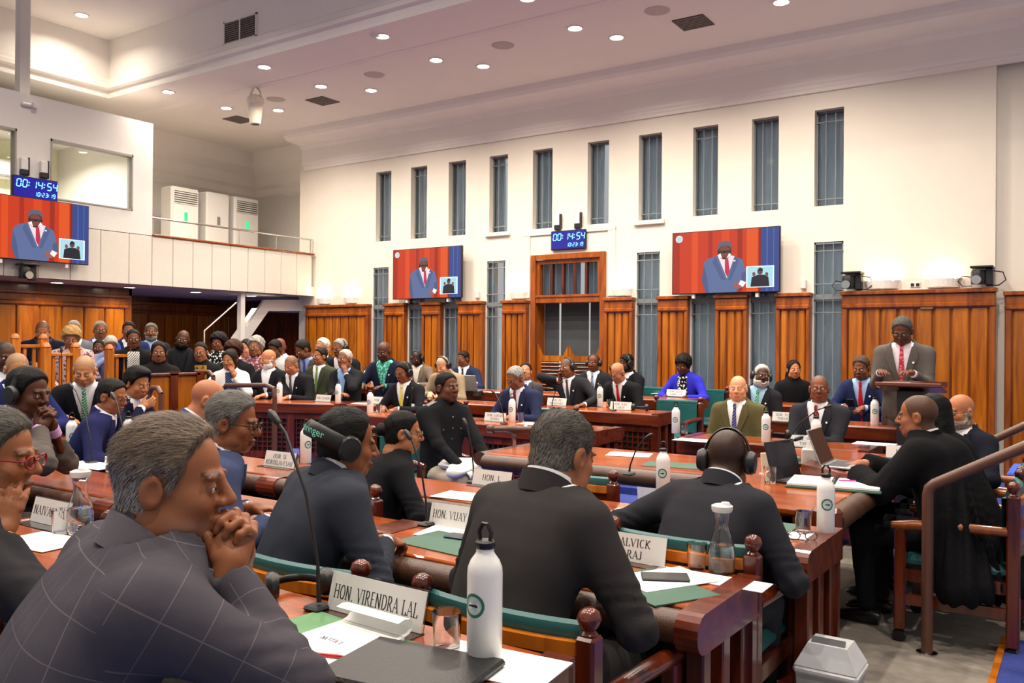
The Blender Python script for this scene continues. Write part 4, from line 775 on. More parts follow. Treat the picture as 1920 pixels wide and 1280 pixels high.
def garment_uv(v, hip, RT, arms):
    """cloth-following coordinates (metres) for woven patterns: torso wrap and along each sleeve"""
    T = (v-hip) @ RT; uv = np.zeros((len(v), 4), np.float32); uv[:, 0] = np.arctan2(T[:, 0], -T[:, 1]+.02)*.17+1; uv[:, 1] = T[:, 2]+1; best = np.where(np.abs(T[:, 0]) < .165, 0, .2)
    for sd, S, E, Wp, RHd, cu in arms:
        for a, b, o_ in ((S, E, 0.), (E, Wp, .29)):
            u = (b-a)/np.linalg.norm(b-a); t = (v-a) @ u; r = v-a-t[:, None]*u; d = np.linalg.norm(r, axis=1)+np.maximum(0, -t)+np.maximum(0, t-np.linalg.norm(b-a)); m = d < np.minimum(best, .12); e1 = np.cross(u, (0, 0, 1.)); e1 /= np.linalg.norm(e1); e2 = np.cross(u, e1)
            uv[m, 0] = (np.arctan2(r[m] @ e1, r[m] @ e2)*.055+2); uv[m, 1] = t[m]+o_+2; best = np.where(m, d, best)
    return uv
PEOPLE = []
def floor_z(x, y):
    if x > -1.55 and 3.0 < y < 7.55: return .006
    if y < 1.78: return .07
    if -13.3 < x < -10.1 and 4.2 < y < 8.3: return .3
    if -11.6 < x < -.95 and y > 9.25: return .14
    if -11.6 < x < -.95 and y > 8.0: return .07
    return 0.
def person(o, label, px=None, py=None, Y=None, X=None, pos=None, tier=0.0, face=180, dep=None):
    """o: options.  The crown of the head is put on the pixel ray at depth plane Y (or X)."""
    fine = o.get('fine', 1.0); stand = o.get('stand', False); wide = o.get('wide', 1.0)
    hipz = .92 if stand else .54; hip = np.array([0, 0, hipz], np.float32); RT = rotm(o.get('twist', 0), o.get('lean', 5), o.get('tilt', 0))
    a_, b_, yc_ = torso_ab(np.array([.5]), o); nb = hip+RT @ np.array([0, yc_[0]-.01, .56], np.float32)
    RH = rotm(o.get('hy', 0), o.get('hp', 0), o.get('hr', 0)); pv = hip+RT @ np.array([0, yc_[0]+.012, .588+o.get('hz', 0)], np.float32); hc = pv+RH @ np.array([0, .02, .095], np.float32)
    crown = hc+RH @ np.array([0, -.014, .126], np.float32)
    th = math.radians(face); Rw = np.array([[math.cos(th), -math.sin(th), 0], [math.sin(th), math.cos(th), 0], [0, 0, 1]])
    if pos is None:
        tg = CAM+ray(px, py)*dep if dep else onY(px, py, Y) if Y is not None else onX(px, py, X)
        tier = floor_z(tg[0], tg[1])
        s = float(np.clip((tg[2]-tier)/crown[2], .86, 1.14)); off = Rw @ (np.array([crown[0], crown[1], 0])*s); pos = (tg[0]-off[0], tg[1]-off[1], tier)
    else: s = o.get('scale', 1.0)
    root = empty('person', pos, th, label, 'person', o.get('group')); root.scale = (s, s, s)
    # arms
    arms = []
    for sd, pose in ((1, o.get('ra', o.get('pose', 'table'))), (-1, o.get('la', o.get('pose', 'table')))):
        P = HEADREL[pose] if pose in HEADREL else POSES[pose] if isinstance(pose, str) else pose
        T, fd, up, cu = [np.array(q, float) if not np.isscalar(q) else q for q in P]; m = np.array([sd, 1, 1]); T = T*m; fd = fd*m; up = up*m
        if pose in HEADREL: T = hc+RH @ T; fd = RH @ fd; up = RH @ up
        if stand: T = T+np.array([0, 0, .38]) if isinstance(pose, str) and pose != 'lectern' else T+np.array([0, .0, .27]) if isinstance(pose, str) else T
        S = hip+RT @ np.array([sd*(.178*wide), float(torso_ab(np.array([.46]), o)[2][0])-.005, .465], np.float32)
        E, Wp = ik(S, T, .29, .265, np.array(o['pole'])+np.array((sd*.4, 0, 0)) if 'pole' in o else (sd*.8, -.4, -.45) if not stand else (sd*.3, -.5, -.8) if not isinstance(pose, str) or pose not in HEADREL else (sd*.5, .45, -.8))
        y = fd/np.linalg.norm(fd); z = up-y*np.dot(up, y); z /= np.linalg.norm(z); x = np.cross(y, z); RHd = np.stack([x*1, y, z], 1)
        arms.append((sd, S, E, Wp, RHd, cu))
    C_ = o.get('cloth', 'suit'); jac = cloth(o.get('jc', '22242a'), o.get('jpat')); jh = .0155*fine
    HIPS = [hip+RT @ np.array([sx*.09, 0, -.02], np.float32) for sx in (-1, 1)]
    KN = [np.array([sx*.10, .05, .5]) if stand else np.array([sx*(.12), .43, .53]) for sx in (-1, 1)]; AN = [np.array([sx*.10, 0., .09]) if stand else np.array([sx*.12, .40+o.get('foot', 0), .09]) for sx in (-1, 1)]
    # ---- the body: head, neck, torso, arms, hands, legs
    hb = .0066*fine; parts = []
    dh = lambda Q: head_sdf(Q, o); nl = RH.T @ (nb-hc)
    def f_head(Q):
        d = dh(Q); n = rc(Q, (0, -.022, -.05), nl, .058*o.get('fat', 1), .066*o.get('fat', 1)); return smin(d, n, .025)
    v, f = surface_nets(f_head, (-.12, -.14, -.20), (.12, .145, .15), hb)
    t = np.zeros((len(v), 4), np.float32); lip = (np.abs(v[:, 0]) < .025) & (v[:, 2] < -.054) & (v[:, 2] > -.077) & (v[:, 1] > .078)
    sc = np.array(hexc(o.get('skin', '7a4e36'))[:3]); t[lip] = (*(sc*np.array((.8, .5, .5))), .75)
    br = (np.abs(np.abs(v[:, 0])-.03) < .02) & (np.abs(v[:, 2]-.027-.12*(.03-np.abs(np.abs(v[:, 0])-.03))) < .0042) & (v[:, 1] > .065); t[br] = (*(np.array(hexc(o.get('hc', '15110f'))[:3])*.15), .7)
    if o.get('stubble'):
        st = np.clip((-.046-v[:, 2])/.02, 0, 1)*np.clip((v[:, 1]-.0)/.03, 0, 1)*np.clip((v[:, 2]+.135)/.02, 0, 1)*(~lip)*.13; t[:, :3] = np.where((st > 0)[:, None], np.array(hexc(o['stubble'])[:3]), t[:, :3]); t[:, 3] = np.maximum(t[:, 3], st)
    if o.get('buzz'):
        key = o.get('buzzline', 'short'); m = np.interp(v[:, 1]-.14*np.abs(v[:, 0]), HAIR_Y, HAIR_Z[key]) < v[:, 2]; m &= ~((np.abs(v[:, 0]) > .078) & (v[:, 2] < .03)); t[m] = (*hexc(o['buzz'])[:3], .85)
    parts.append((v @ RH.T+hc, f, 0, t))
    if not o.get('closed'):
        for sx in (-1, 1):
            for r, dy, mi in ((.0112, 0, 1), (.0058, .0062, 2)):
                vv, ff = sphere_np((sx*.031+ (0 if mi == 1 else o.get('gaze', 0)*.004), .0795+dy, .0028), r, 8); parts.append((vv @ RH.T+hc, ff, mi))
    hands = []
    for sd, S, E, Wp, RHd, cu in arms:
        if o.get('gloves'): pass
        v, f = surface_nets(lambda Q: hand_sdf(Q*np.array([1, 1, 1], np.float32), cu), (-.07, -.07, -.10), (.09, .19, .035), .0066*fine)
        v2 = v*np.array([1 if sd < 0 else -1, 1, 1], np.float32)
        # thumb side is inward (towards the other hand) when palms face down
        if sd > 0: f = f[:, ::-1]
        hands.append((v2 @ RHd.T.astype(np.float32)+Wp.astype(np.float32), f, 3 if o.get('gloves') else 0))
    parts += hands
    def f_body(Q):
        T = (Q-hip) @ RT; d = np.maximum(torso_sdf(T, o, -.035), -.08-T[:, 2])
        for sd, S, E, Wp, RHd, cu in arms: d = smin(d, rc(Q, S, E, .045, .036), .03); d = smin(d, rc(Q, E, Wp, .036, .026), .02)
        for k in (0, 1): d = smin(d, rc(Q, HIPS[k], KN[k], .06, .045), .02); d = smin(d, rc(Q, KN[k], AN[k], .045, .03), .02)
        return d
    v, f = surface_nets(f_body, (-.55, -.35, 0), (.55, .75, 1.62 if stand else 1.25), .034); parts.append((v, f, 0))
    mats_b = [skinm(o.get('skin', '7a4e36')), M_EYE, M_IRIS]+([mat('white_glove', 'eceae6', .7)] if o.get('gloves') else [])
    link('body', np_mesh('body', parts, mats_b, True, True), root)
    # ---- jacket / top
    neck = o.get('neck', 'v' if C_ == 'suit' else 'round'); zb = o.get('zb', .16); vw = o.get('vw', .085)
    fa = o.get('fold', 1.0)
    def f_top(Q):
        T = (Q-hip) @ RT; d = torso_sdf(T, o)+.003*fa*np.sin(34*T[:, 2]+13*T[:, 0]+3*np.sin(19*T[:, 0]+2))*np.clip((.40-T[:, 2])*4, 0, 1)*np.clip(.4+2*np.abs(T[:, 0]), 0, 1)
        for sd, S, E, Wp, RHd, cu in arms:
            u = (E-S)/np.linalg.norm(E-S); t_ = (Q-S) @ u.astype(np.float32)
            slv = 1.0 if C_ != 'robe' else 1.35
            a = rc(Q, S, E, .07*slv*(.5+.5*wide), .052*slv)+.003*fa*np.sin(75*t_+26*Q[:, 0]+5*np.sin(31*Q[:, 2]+17*Q[:, 1]))*np.clip((t_-.1)*6, 0, 1); d = smin(d, a, .045)
            w2 = E+(Wp-E)*.93; u2 = (Wp-E)/np.linalg.norm(Wp-E); t2 = (Q-E) @ u2.astype(np.float32)
            b = rc(Q, E, w2, .05*slv, (.041 if C_ != 'robe' else .075))+.003*fa*np.sin(90*t2+24*Q[:, 2]+4*np.sin(40*Q[:, 0]))*np.clip((.18-t2)*8, 0, 1); b = np.maximum(b, t2-.245); d = smin(d, b, .03)
        y = T[:, 1]
        if C_ == 'robe':
            wv = .011*np.sin(48*np.arctan2(T[:, 0], T[:, 1]+.12)*.55+6*T[:, 2])+.007*np.sin(23*np.arctan2(T[:, 0], T[:, 1]+.12)+9*T[:, 2])
            for sx in (-1, 1): g = rc(T, (sx*.16, -.03, .43), (sx*.25, -.10, -.22), .085, .15); d = smin(d, np.maximum(g, -.3-T[:, 2])+wv*np.clip((.45-T[:, 2])*3, 0, 1), .06)
            g = rc(T, (0, -.06, .42), (0, -.17, -.2), .13, .2); d = smin(d, np.maximum(g, -.32-T[:, 2])+wv*np.clip((.45-T[:, 2])*3, 0, 1), .08)
        if neck == 'v':
            w_ = vw*np.clip((T[:, 2]-zb)/(.54-zb), -1, 1.25); V = np.maximum((np.abs(T[:, 0])-w_)*.9, .02-y); d = np.maximum(d, -V)
        nk = np.sqrt(T[:, 0]**2+(y-float(yc_[0])-.0-.01)**2)-.066; d = np.maximum(d, -np.maximum(nk, .535-T[:, 2]))
        return np.maximum(d, -.155-T[:, 2]) if C_ != 'robe' else d
    pts = np.array([q for A in arms for q in A[1:4]]+[TW_ for TW_ in (hip+RT @ np.array([0, 0, .6], np.float32), hip)]); mg = .13 if C_ != 'robe' else .2
    lo = np.minimum(pts.min(0)-mg, (-.28*wide, -.3 if C_ != 'robe' else -.45, hipz-(.2 if C_ != 'robe' else .5))); hi = np.maximum(pts.max(0)+mg, (.28*wide, .3, hipz+.66))
    v, f = surface_nets(f_top, lo, hi, jh)
    link({'suit': 'jacket', 'uniform': 'tunic', 'robe': 'gown', 'top': 'top', 'cardigan': 'cardigan'}[C_], np_mesh('jacket', [(v, f, 0, garment_uv(v, hip, RT, arms))], [jac], True, True if o.get('jpat', '') == 'check' else None), root)
    def TW(p): return hip+RT @ np.array(p, np.float32)
    if neck == 'v':
        shm = cloth(o.get('sc', 'e6e6ea'), o.get('spat'))
        def f_sh(T): return np.maximum(torso_sdf(T, o, -.012), np.maximum(np.abs(T[:, 0])-.12, np.maximum(-T[:, 1]+.0, np.maximum(T[:, 2]-.57, .08-T[:, 2]))))
        v, f = surface_nets(f_sh, (-.14, -.02, .06), (.14, .3, .62), .016*fine); link('shirt', np_mesh('shirt', [(v @ RT.T+hip, f, 0)], [shm]), root)
        # collars
        def collar(r0, r1, zlo, zhi, drop, m, name, gap):
            mb = MB(); n = 18; vs = []
            for i in range(n+1):
                a = math.radians(90+gap)+(2*math.pi-2*math.radians(gap))*i/n; fr = (math.sin(a)+1)/2; dz = -drop*fr**1.5
                for r, z in ((r0, zlo), (r0-.002, zhi), (r1-.001, zhi-.001), (r1+.006, zlo-.004)): vs.append(TW((r*1.02*math.cos(a), float(yc_[0])+.0+r*1.05*math.sin(a)+.012*fr, z+dz)))
            fs = [(i*4+j, i*4+(j+1) % 4, (i+1)*4+(j+1) % 4, (i+1)*4+j) for i in range(n) for j in range(4)]+[(0, 1, 2, 3), (n*4, n*4+1, n*4+2, n*4+3)]
            mb.add(vs, fs); return mb.build(name, m, root, True)
        collar(.066, .072, .545, .598, .042, shm, 'shirt_collar', 8); collar(.073, .084, .530, .590, .075, jac, 'jacket_collar', 52)
        for sx in (-1, 1):   # lapels
            mb = MB(); vs = []; n = 8
            for i in range(n+1):
                k = i/n; z = zb+.005+(.535-zb)*k; xi = vw*(z-zb)/(.54-zb); wl = .012+.062*min(1, k/.72)*(1 if k < .74 else 1-(k-.74)/.26*.55)
                for x, e in ((xi-.001, .003), (xi-.001, .011), (xi+wl, .010), (xi+wl, -.004)): vs.append(TW((sx*x, front_y(x, z, o)+e, z)))
            fs = [(i*4+j, i*4+(j+1) % 4, (i+1)*4+(j+1) % 4, (i+1)*4+j) for i in range(n) for j in range(4)]+[(0, 1, 2, 3), (n*4, n*4+1, n*4+2, n*4+3)]
            mb.add(vs, fs); mb.build('lapel', jac, root, True)
        if o.get('tie'):
            mb = MB(); vs = []; zs = [.545, .53, .51, .50, .44, .36, .28, .2, .13, .10]; ws = [.014, .018, .013, .014, .018, .023, .028, .032, .034, .004]
            for z, w_ in zip(zs, ws):
                for x, e in ((-w_, 0), (0, .007), (w_, 0), (0, -.004)): vs.append(TW((x, front_y(x, min(z, .54), o, -.012)+e+.006+(.012 if z > .5 else 0), z)))
            fs = [(i*4+j, i*4+(j+1) % 4, (i+1)*4+(j+1) % 4, (i+1)*4+j) for i in range(len(zs)-1) for j in range(4)]+[(0, 1, 2, 3)]
            mb.add(vs, fs); mb.build('tie', cloth(o['tie'], o.get('tpat')), root, True)
        if o.get('badge'):
            z = .4; p = TW((-.1, front_y(.1, z, o)+.012, z)); MB().lathe([(.0005, .004), (.009, .004), (.01, 0)], 10, p, 'y').build('lapel_badge', M_PAPER, root)
    if C_ == 'uniform':
        for k in range(5): z = .1+k*.09; MB().lathe([(.0005, .008), (.007, .007), (.009, 0)], 10, TW((0, front_y(0, z, o)+.001, z)), 'y').build('button', M_CHROME, root, True)
        for sx in (-1, 1):
            q = [TW((sx*a, float(yc_[0])+b, z)) for a, b, z in ((.08, -.03, .578), (.08, .03, .578), (.185, .03, .535), (.185, -.03, .535))]; q2 = [p+np.array([0, 0, .008]) for p in q]
            MB().add(q+q2, [(0, 1, 2, 3), (7, 6, 5, 4), (0, 4, 5, 1), (1, 5, 6, 2), (2, 6, 7, 3), (3, 7, 4, 0)]).build('epaulette', M_BLACK, root)
            z = .36; MB().lathe([(.0005, .008), (.007, .007), (.009, 0)], 10, TW((sx*.09, front_y(.09, z, o)+.001, z)), 'y').build('button', M_CHROME, root, True)
    if o.get('front'):  # contrasting blouse panel seen in an open cardigan / jacket
        c, pt = o['front']
        def f_fr(T): return np.maximum(torso_sdf(T, o, .004), np.maximum(np.abs(T[:, 0])-.075, np.maximum(.03-T[:, 1], np.maximum(T[:, 2]-.54, .0-T[:, 2]))))
        v, f = surface_nets(f_fr, (-.12, 0, -.03), (.12, .3, .6), .011*fine); link('blouse', np_mesh('blouse', [(v @ RT.T+hip, f, 0)], [cloth(c, pt)]), root)
    if C_ in ('suit', 'robe') and o.get('cuffs', 1):
        for sd, S, E, Wp, RHd, cu in arms:
            u = (Wp-E)/np.linalg.norm(Wp-E); MB().tube([E+u*.215, E+u*.262], [.034, .0335], 12).build('cuff', cloth(o.get('sc', 'e6e6ea') if o.get('sc') != 'none' else 'e6e6ea'), root, True)
    # ---- trousers and shoes
    def f_tr(Q):
        d = np.full(len(Q), 9., np.float32)
        for k in (0, 1): d = smin(d, rc(Q, HIPS[k], KN[k], .09, .07), .03); d = smin(d, rc(Q, KN[k], AN[k]+np.array([0, 0, .03]), .068, .055), .03)
        return np.maximum(d, .06-Q[:, 2])
    v, f = surface_nets(f_tr, (-.3, -.2, .03), (.3, .62, hipz+.16), .032); link('trousers', np_mesh('trousers', [(v, f, 0)], [cloth(o.get('tc', o.get('jc', '22242a') if C_ == 'suit' else '1c1c20'))]), root)
    for k in (0, 1):
        a = AN[k]; MB().tube([(a[0], a[1]-.07, .045), (a[0], a[1]-.03, .05), (a[0], a[1]+.06, .042), (a[0], a[1]+.15, .03), (a[0], a[1]+.19, .022)], [(.03, .036), (.04, .045), (.042, .038), (.044, .026), (.025, .016)], 10, flat=(1, 0, 0)).build('shoe', M_SHOE, root, True)
    # ---- hair, beard, glasses, headphones
    if o.get('hair'):
        lo = (-.15, -.19, -.14 if o['hair'] not in ('long', 'bob') else -.38); v, f = surface_nets(lambda Q: hair_sdf(Q, o, None), lo, (.15, .15, .2), hb*1.1)
        if len(f): link('hair', np_mesh('hair', [(v @ RH.T+hc, f, 0)], [hairm(o.get('hc', '15110f'))]), root)
        if fine < .9 and o['hair'] in ('short', 'recede', 'bun') and len(f):
            n_ = 9000; sel = RNG.integers(0, len(f), n_); c = v[f[sel]].mean(1)+RNG.normal(0, .0012, (n_, 3)).astype(np.float32); g = np.zeros_like(c)
            for k in range(3): dl = np.zeros(3, np.float32); dl[k] = .002; g[:, k] = hair_sdf(c+dl, o, None)-hair_sdf(c-dl, o, None)
            g /= np.linalg.norm(g, axis=1)[:, None]+1e-9; sd_ = np.clip((.07-c[:, 2])/.06, 0, 1)[:, None]; dr = np.array([[0, -1, -.25]])*(1-sd_)+np.array([[0, -.5, -1.]])*sd_+RNG.normal(0, .14, (n_, 3)); t_ = dr-g*(g*dr).sum(1)[:, None]; t_ /= np.linalg.norm(t_, axis=1)[:, None]; sv = np.cross(g, t_)
            Ln = (o.get('ht', .009)*1.5+.006)*RNG.uniform(.6, 1.3, (n_, 1)); wd_ = .0006; R_ = [c-g*.0005, c+t_*Ln*.5+g*.0014, c+t_*Ln+g*.0008]
            vv = np.concatenate([np.stack([r-sv*wd_*q, r+sv*wd_*q], 1) for r, q in zip(R_, (1, .8, .2))], 1).reshape(-1, 3); fi = np.arange(n_)[:, None]*6; ff = np.concatenate([fi+np.array([[0, 1, 3, 2]]), fi+np.array([[2, 3, 5, 4]])])
            h0 = np.array(hexc(o.get('hc', '15110f'))[:3]); h2 = np.array(hexc(o.get('hc2', o.get('hc', '15110f')))[:3]); mixk = np.clip((.06-c[:, 2])/.06+RNG.normal(0, .25, n_), 0, 1)[:, None]; colr = (h0*(1-mixk)+h2*mixk)*RNG.uniform(.55, 1.6, (n_, 1)); ct = np.concatenate([colr, np.ones((n_, 1))], 1).repeat(6, 0)
            so = link('hair_strands', np_mesh('hair_strands', [(vv @ RH.T.astype(np.float64)+hc, ff, 0, ct)], [strandm()], False, True), root); so['kind'] = 'stuff'
    if o.get('beard'):
        v, f = surface_nets(lambda Q: beard_sdf(Q, o, dh(Q)), (-.09, -.04, -.14), (.09, .13, .02), hb*.9)
        if len(f): link('beard', np_mesh('beard', [(v @ RH.T+hc, f, 0)], [hairm(o.get('bc', o.get('hc', '15110f')))]), root)
    H4 = Matrix(((*RH[0], hc[0]), (*RH[1], hc[1]), (*RH[2], hc[2]), (0, 0, 0, 1)))
    if o.get('glasses'):
        gm = mat('glasses_'+o['glasses'], o['glasses'], .3); mb = MB()
        for sx in (-1, 1):
            mb.tube([H4 @ Vector((sx*.032+.024*math.cos(a), .108-.18*abs(.024*math.cos(a)*1), .002+.017*math.sin(a))) for a in [2*math.pi*i/16 for i in range(17)]], o.get('rim', .0022), 6)
            mb.tube([H4 @ Vector(q) for q in ((sx*.056, .103, .006), (sx*.075, .08, .008), (sx*.082, .0, .008), (sx*.082, -.02, -.004))], .0022, 6)
        mb.tube([H4 @ Vector(q) for q in ((-.010, .109, .006), (0, .112, .009), (.010, .109, .006))], .0022, 6); mb.build('glasses', gm, root, True)
    if o.get('phones'):
        r = .098; zo = o.get('pz', 0.0); mb = MB(); back = o.get('pback', 0)
        # arc from ear to ear; back=1 lays the band behind the head
        pts = []
        for i in range(19):
            a = math.pi*i/18; R = .147 if back else .133; x = .094*math.cos(a); rr = R*math.sin(a)
            if back: p = (x*1.02, -.02-rr*.92, .0+.35*rr)
            else: p = (x, -.015-.1*math.sin(a)*0, .0+rr+zo*0)
            pts.append(H4 @ Vector(p))
        wb = (.03, .009) if back else (.006, .014); fl = H4.to_3x3() @ Vector((1, 0, 0)); mb.tube(pts, [wb]*19, 8, flat=H4.to_3x3() @ Vector((0, 0, 1)) if back else fl)
        mb.build('headphone_band', M_BLACK, root, True)
        for sx in (-1, 1): MB().lathe([(.0005, -.02), (.034, -.02), (.043, -.008), (.043, .008), (.036, .022), (.0005, .025)], 18, (0, 0, 0), 'x', M=H4 @ Matrix.Translation((sx*.094, -.012, -.004)) @ Matrix.Diagonal((sx, 1, 1.12, 1))).build('ear_cup', M_BLACK, root, True)
        if o.get('pboom'): pass
    PEOPLE.append((root, TW, H4, arms)); return root, TW, H4, arms
# ================================================================== the people in the chamber
DK, MD, LB, FR = '4a2c1f', '6e4530', '96684a', 'c99478'
N_ = dict(fine=.68, fold=1.6); F_ = dict(fine=1.28); GR = 'people seated in the chamber'
def P(label, px, py, o, face, **k):
    d = dict(group=GR); d.update(o); return person(d, label, px, py, face=face, **k)
suit = lambda **k: dict(dict(jc='1d1e23', sc='e8e8ec'), **k)
# --- nearest rows
p_chk = P('man in a grey checked jacket with hands clasped under his chin', 322, 784, dict(N_, jc='48444b', jpat='check', lean=20, slouch=.09, hz=-.02, wide=1.2, belly=.03, hy=-32, hp=4, hair='recede', ht=.012, hc='6a5a4c', hc2='9a948e', skin='8a5a40', pose='clasp2', fat=1.06, sc='4a4548', cuffs=0, stubble='b8b0a8'), -22, Y=1.05, tier=.07)
p_red = P('grey haired man with red spectacles and a gold watch at the left edge', -8, 768, dict(N_, jc='302f33', lean=20, slouch=.08, wide=1.06, hy=-28, hp=6, hair='short', ht=.010, hc='4e4a44', hc2='7a766e', skin='8a5c42', ra='cheek', la='elbow', glasses='8a1420', rim=.003, sc='3c5a8c'), -24, Y=1.12, tier=.07)
p_beh = P('man in a dark blue suit with a headphone band behind his head', 655, 769, dict(N_, jc='33363f', lean=17, slouch=.07, hz=-.03, wide=1.06, hy=-12, hp=8, hair='recede', ht=.012, hc='151312', skin='7c5038', pose='write', phones=1, pback=1, pband=(.007, .024), sc='f0f0f4'), -22, Y=2.3)
p_gry = P('broad man in a dark grey suit seen from behind with cropped grey hair', 1066, 772, dict(N_, jc='322f2f', lean=18, pole=(0, -.12, -.4), slouch=.09, hz=-.035, wide=.94, deep=1.05, hy=-6, hp=16, hair='short', ht=.007, hc='4e4842', hc2='7a746c', skin='8c5c42', ra='write', la='write', fat=1.05), -8, Y=2.3)
p_blu = P('grey haired man in a bright blue suit wearing dark spectacles', 440, 737, dict(N_, jc='3a4260', lean=16, slouch=.07, wide=1.08, hy=-30, hp=8, hair='short', ht=.012, hc='6a6662', hc2='8e8a84', skin='7a4c36', pose='table', glasses='121212', rim=.003, fat=1.05), -28, Y=2.35)
p_hpg = P('man in a grey suit with black headphones and clasped hands', 55, 690, dict(N_, jc='56504c', lean=18, slouch=.07, wide=1.06, hy=-28, hp=8, hair='short', hc='121010', skin='4c2e22', pose='clasp2', phones=1, sc='c8a8d8'), -42, Y=2.35)
p_lad = P('woman in a black top with dark hair tied back and spectacles', 757, 771, dict(N_, cloth='top', jc='1a1a1e', neck='round', lean=14, slouch=.05, wide=.92, hy=-20, hp=6, hair='bun', hc='100e0e', skin='9a6a4c', pose='table', glasses='3a2a22'), -28, Y=3.4)
p_hpb = P('man in a charcoal suit with large black headphones seen from behind', 1367, 806, dict(N_, jc='2c2c31', lean=24, slouch=.09, hz=-.03, wide=.98, hy=14, hp=18, buzz='1c1613', buzzline='short', skin='6a4430', ra='write', la=((.26, .34, .79), (-.7, .9, 0), (0, .1, 1), .3), phones=1, fat=1.05), -8, Y=3.35)
p_bnv = P('bald man in a blue suit bowing his head behind the grey haired man', 402, 713, dict(fine=.95, jc='3a4a78', lean=24, slouch=.08, hy=-10, hp=22, skin='9a6850', pose='write'), -30, Y=3.4)
p_nvh = P('man in a navy suit with spectacles and a dark headset at the left', 214, 711, dict(fine=.9, jc='22244c', lean=16, slouch=.06, hy=-25, hp=12, hair='short', hc='1a1614', skin='8a5a40', pose='table', glasses='241a16', stubble='5a4a40'), -42, Y=3.4)
P('young man with thick curly black hair holding his hand to his mouth', 262, 690, dict(fine=1.0, jc='17182a', lean=16, slouch=.06, hy=-10, hp=18, hair='quiff', ht=.022, hc='0e0c0c', skin='a0704e', ra='mouth', la='table', stubble='3a2c24'), -72, dep=7.0)
P('bald man with a green striped tie looking down at his desk', 157, 668, dict(fine=1.0, jc='1b1b20', lean=14, slouch=.06, hp=24, buzz='9a7a5e', skin='b5845e', pose='write', tie='2f8a5c', tpat='stripe:c8d8c8', wide=1.06, fat=1.04), -128, dep=7.5)
P('bald man with thin spectacles in a navy suit at the left edge', 34, 662, dict(fine=1.0, jc='20265a', lean=8, hy=-5, hp=16, buzz='8a6a50', skin='b08058', pose='table', glasses='3a2c24', tie='2a2a30'), -98, dep=6.9)
P('balding dark man in a black suit behind the man with thin spectacles', 10, 637, dict(fine=1.1, jc='15151a', hy=0, hp=10, buzz='241a16', skin='4a2e20', pose='lap'), -100, dep=8.0)
# --- the well and the clerks
p_uni = P('officer in a black tunic with white gloves beside the central table', 836, 698, dict(fine=.85, cloth='uniform', jc='1d1d20', lean=4, wide=1.05, hy=4, hp=-2, hair='short', ht=.005, hc='14100e', skin='5e3a28', ra='knee', la=((.16, .44, .62), (-.2, 1, -.3), (.2, .1, 1), .3), gloves=1, tc='b8ae9c'), -104, Y=5.35)
p_rob = P('man in a black clerk gown typing on a laptop', 1722, 740, dict(fine=.85, cloth='robe', neck='v', vw=.05, zb=.3, jc='121214', lean=10, slouch=.05, hz=-.015, wide=1.12, hy=4, hp=4, buzz='3a2a22', buzzline='recede', skin='8a5a42', ra=((.10, .50, .88), (-.2, 1, -.1), (.1, .1, 1), .35), la=((.12, .46, .85), (-.2, 1, -.1), (.1, .1, 1), .35), sc='e8e8ea'), 84, Y=5.15, tier=.006)
P('dark haired person in a black gown hidden behind the gowned man', 1748, 739, dict(fine=1.1, cloth='robe', neck='v', vw=.05, zb=.3, jc='121214', hair='long', hc='0d0c0c', skin='7a4e38', pose='table', wide=.9, hy=0, hp=6), 88, Y=5.7, tier=.006)
P('bald bearded man with spectacles at the far end of the clerks table', 1800, 739, dict(fine=1.0, jc='1b1e28', hy=0, hp=6, skin='a87256', beard='close', bc='9a8e84', glasses='5a4632', pose='table', fat=1.08), 142, dep=5.6, tier=.006)
# --- far side, right
P('elderly man in an olive jacket with a striped navy tie', 1384, 704, dict(F_, fine=1.0, jc='5a5436', sc='f2f2f4', tie='34346e', tpat='stripe:8a8ab0', lean=2, wide=1.14, belly=.05, hy=14, hp=2, hair='ring', hc='c8bcae', skin='d29c80', pose='lap', fat=1.1, badge=0), 176, Y=7.6)
P('white bearded man with headphones and a green striped tie', 1430, 684, dict(F_, jc='26262a', sc='a8c8e4', tie='2f9a68', tpat='stripe:a8dcc0', lean=2, tilt=-6, hy=25, hr=-8, hp=-2, hair='short', hc='b8b2aa', beard='full', bc='c8c4bc', skin='4a2e22', pose='lap', phones=1, glasses='2a221c', badge=1), -172, Y=8.95, tier=.07)
P('woman in a black jacket with long curly dark hair by the window', 1488, 675, dict(F_, cloth='top', jc='17171a', wide=.9, hy=12, hair='long', hc='1a120e', skin='a06e50', pose='lap'), -160, Y=10.25, tier=.14)
P('man with spectacles in a dark suit and speckled red tie with folded arms', 1536, 703, dict(F_, fine=1.0, jc='2c2d33', tie='7a2430', tpat='flower:b05a60', lean=2, wide=1.1, hy=18, hp=-2, buzz='5a4a40', buzzline='recede', skin='7a4a34', pose='fold', glasses='1c1614', badge=1, fat=1.05), 176, Y=7.6)
p_nvr = P('man in a navy suit with a red tie looking at his phone beside the lectern', 1614, 668, dict(F_, jc='20284a', sc='a8c4e8', tie='c01c2c', lean=10, hp=14, hair='short', hc='4a3a30', skin='6e4632', pose='write', fat=1.06, badge=1), 172, Y=9.35, tier=.14)
p_spk = P('standing man in a grey suit reading at the lectern', 1690, 596, dict(F_, fine=.95, stand=True, jc='5c5550', sc='ecdfe6', tie='b83a4c', tpat='flower:d87a84', lean=5, wide=1.06, hp=24, hair='short', ht=.010, hc='4a4844', skin='5c3626', pose='lectern', glasses='1a1412', rim=.003, badge=1), 178, Y=8.42, tier=.07)
P('woman in a royal blue cardigan over a black and white top', 1279, 668, dict(F_, cloth='cardigan', jc='3030b4', front=('141418', 'flower:e8e8e8'), lean=8, hp=20, hair='afro', ht=.012, hc='120e0c', skin='4a2c20', pose='table', wide=.95), 174, Y=10.2, tier=.14)
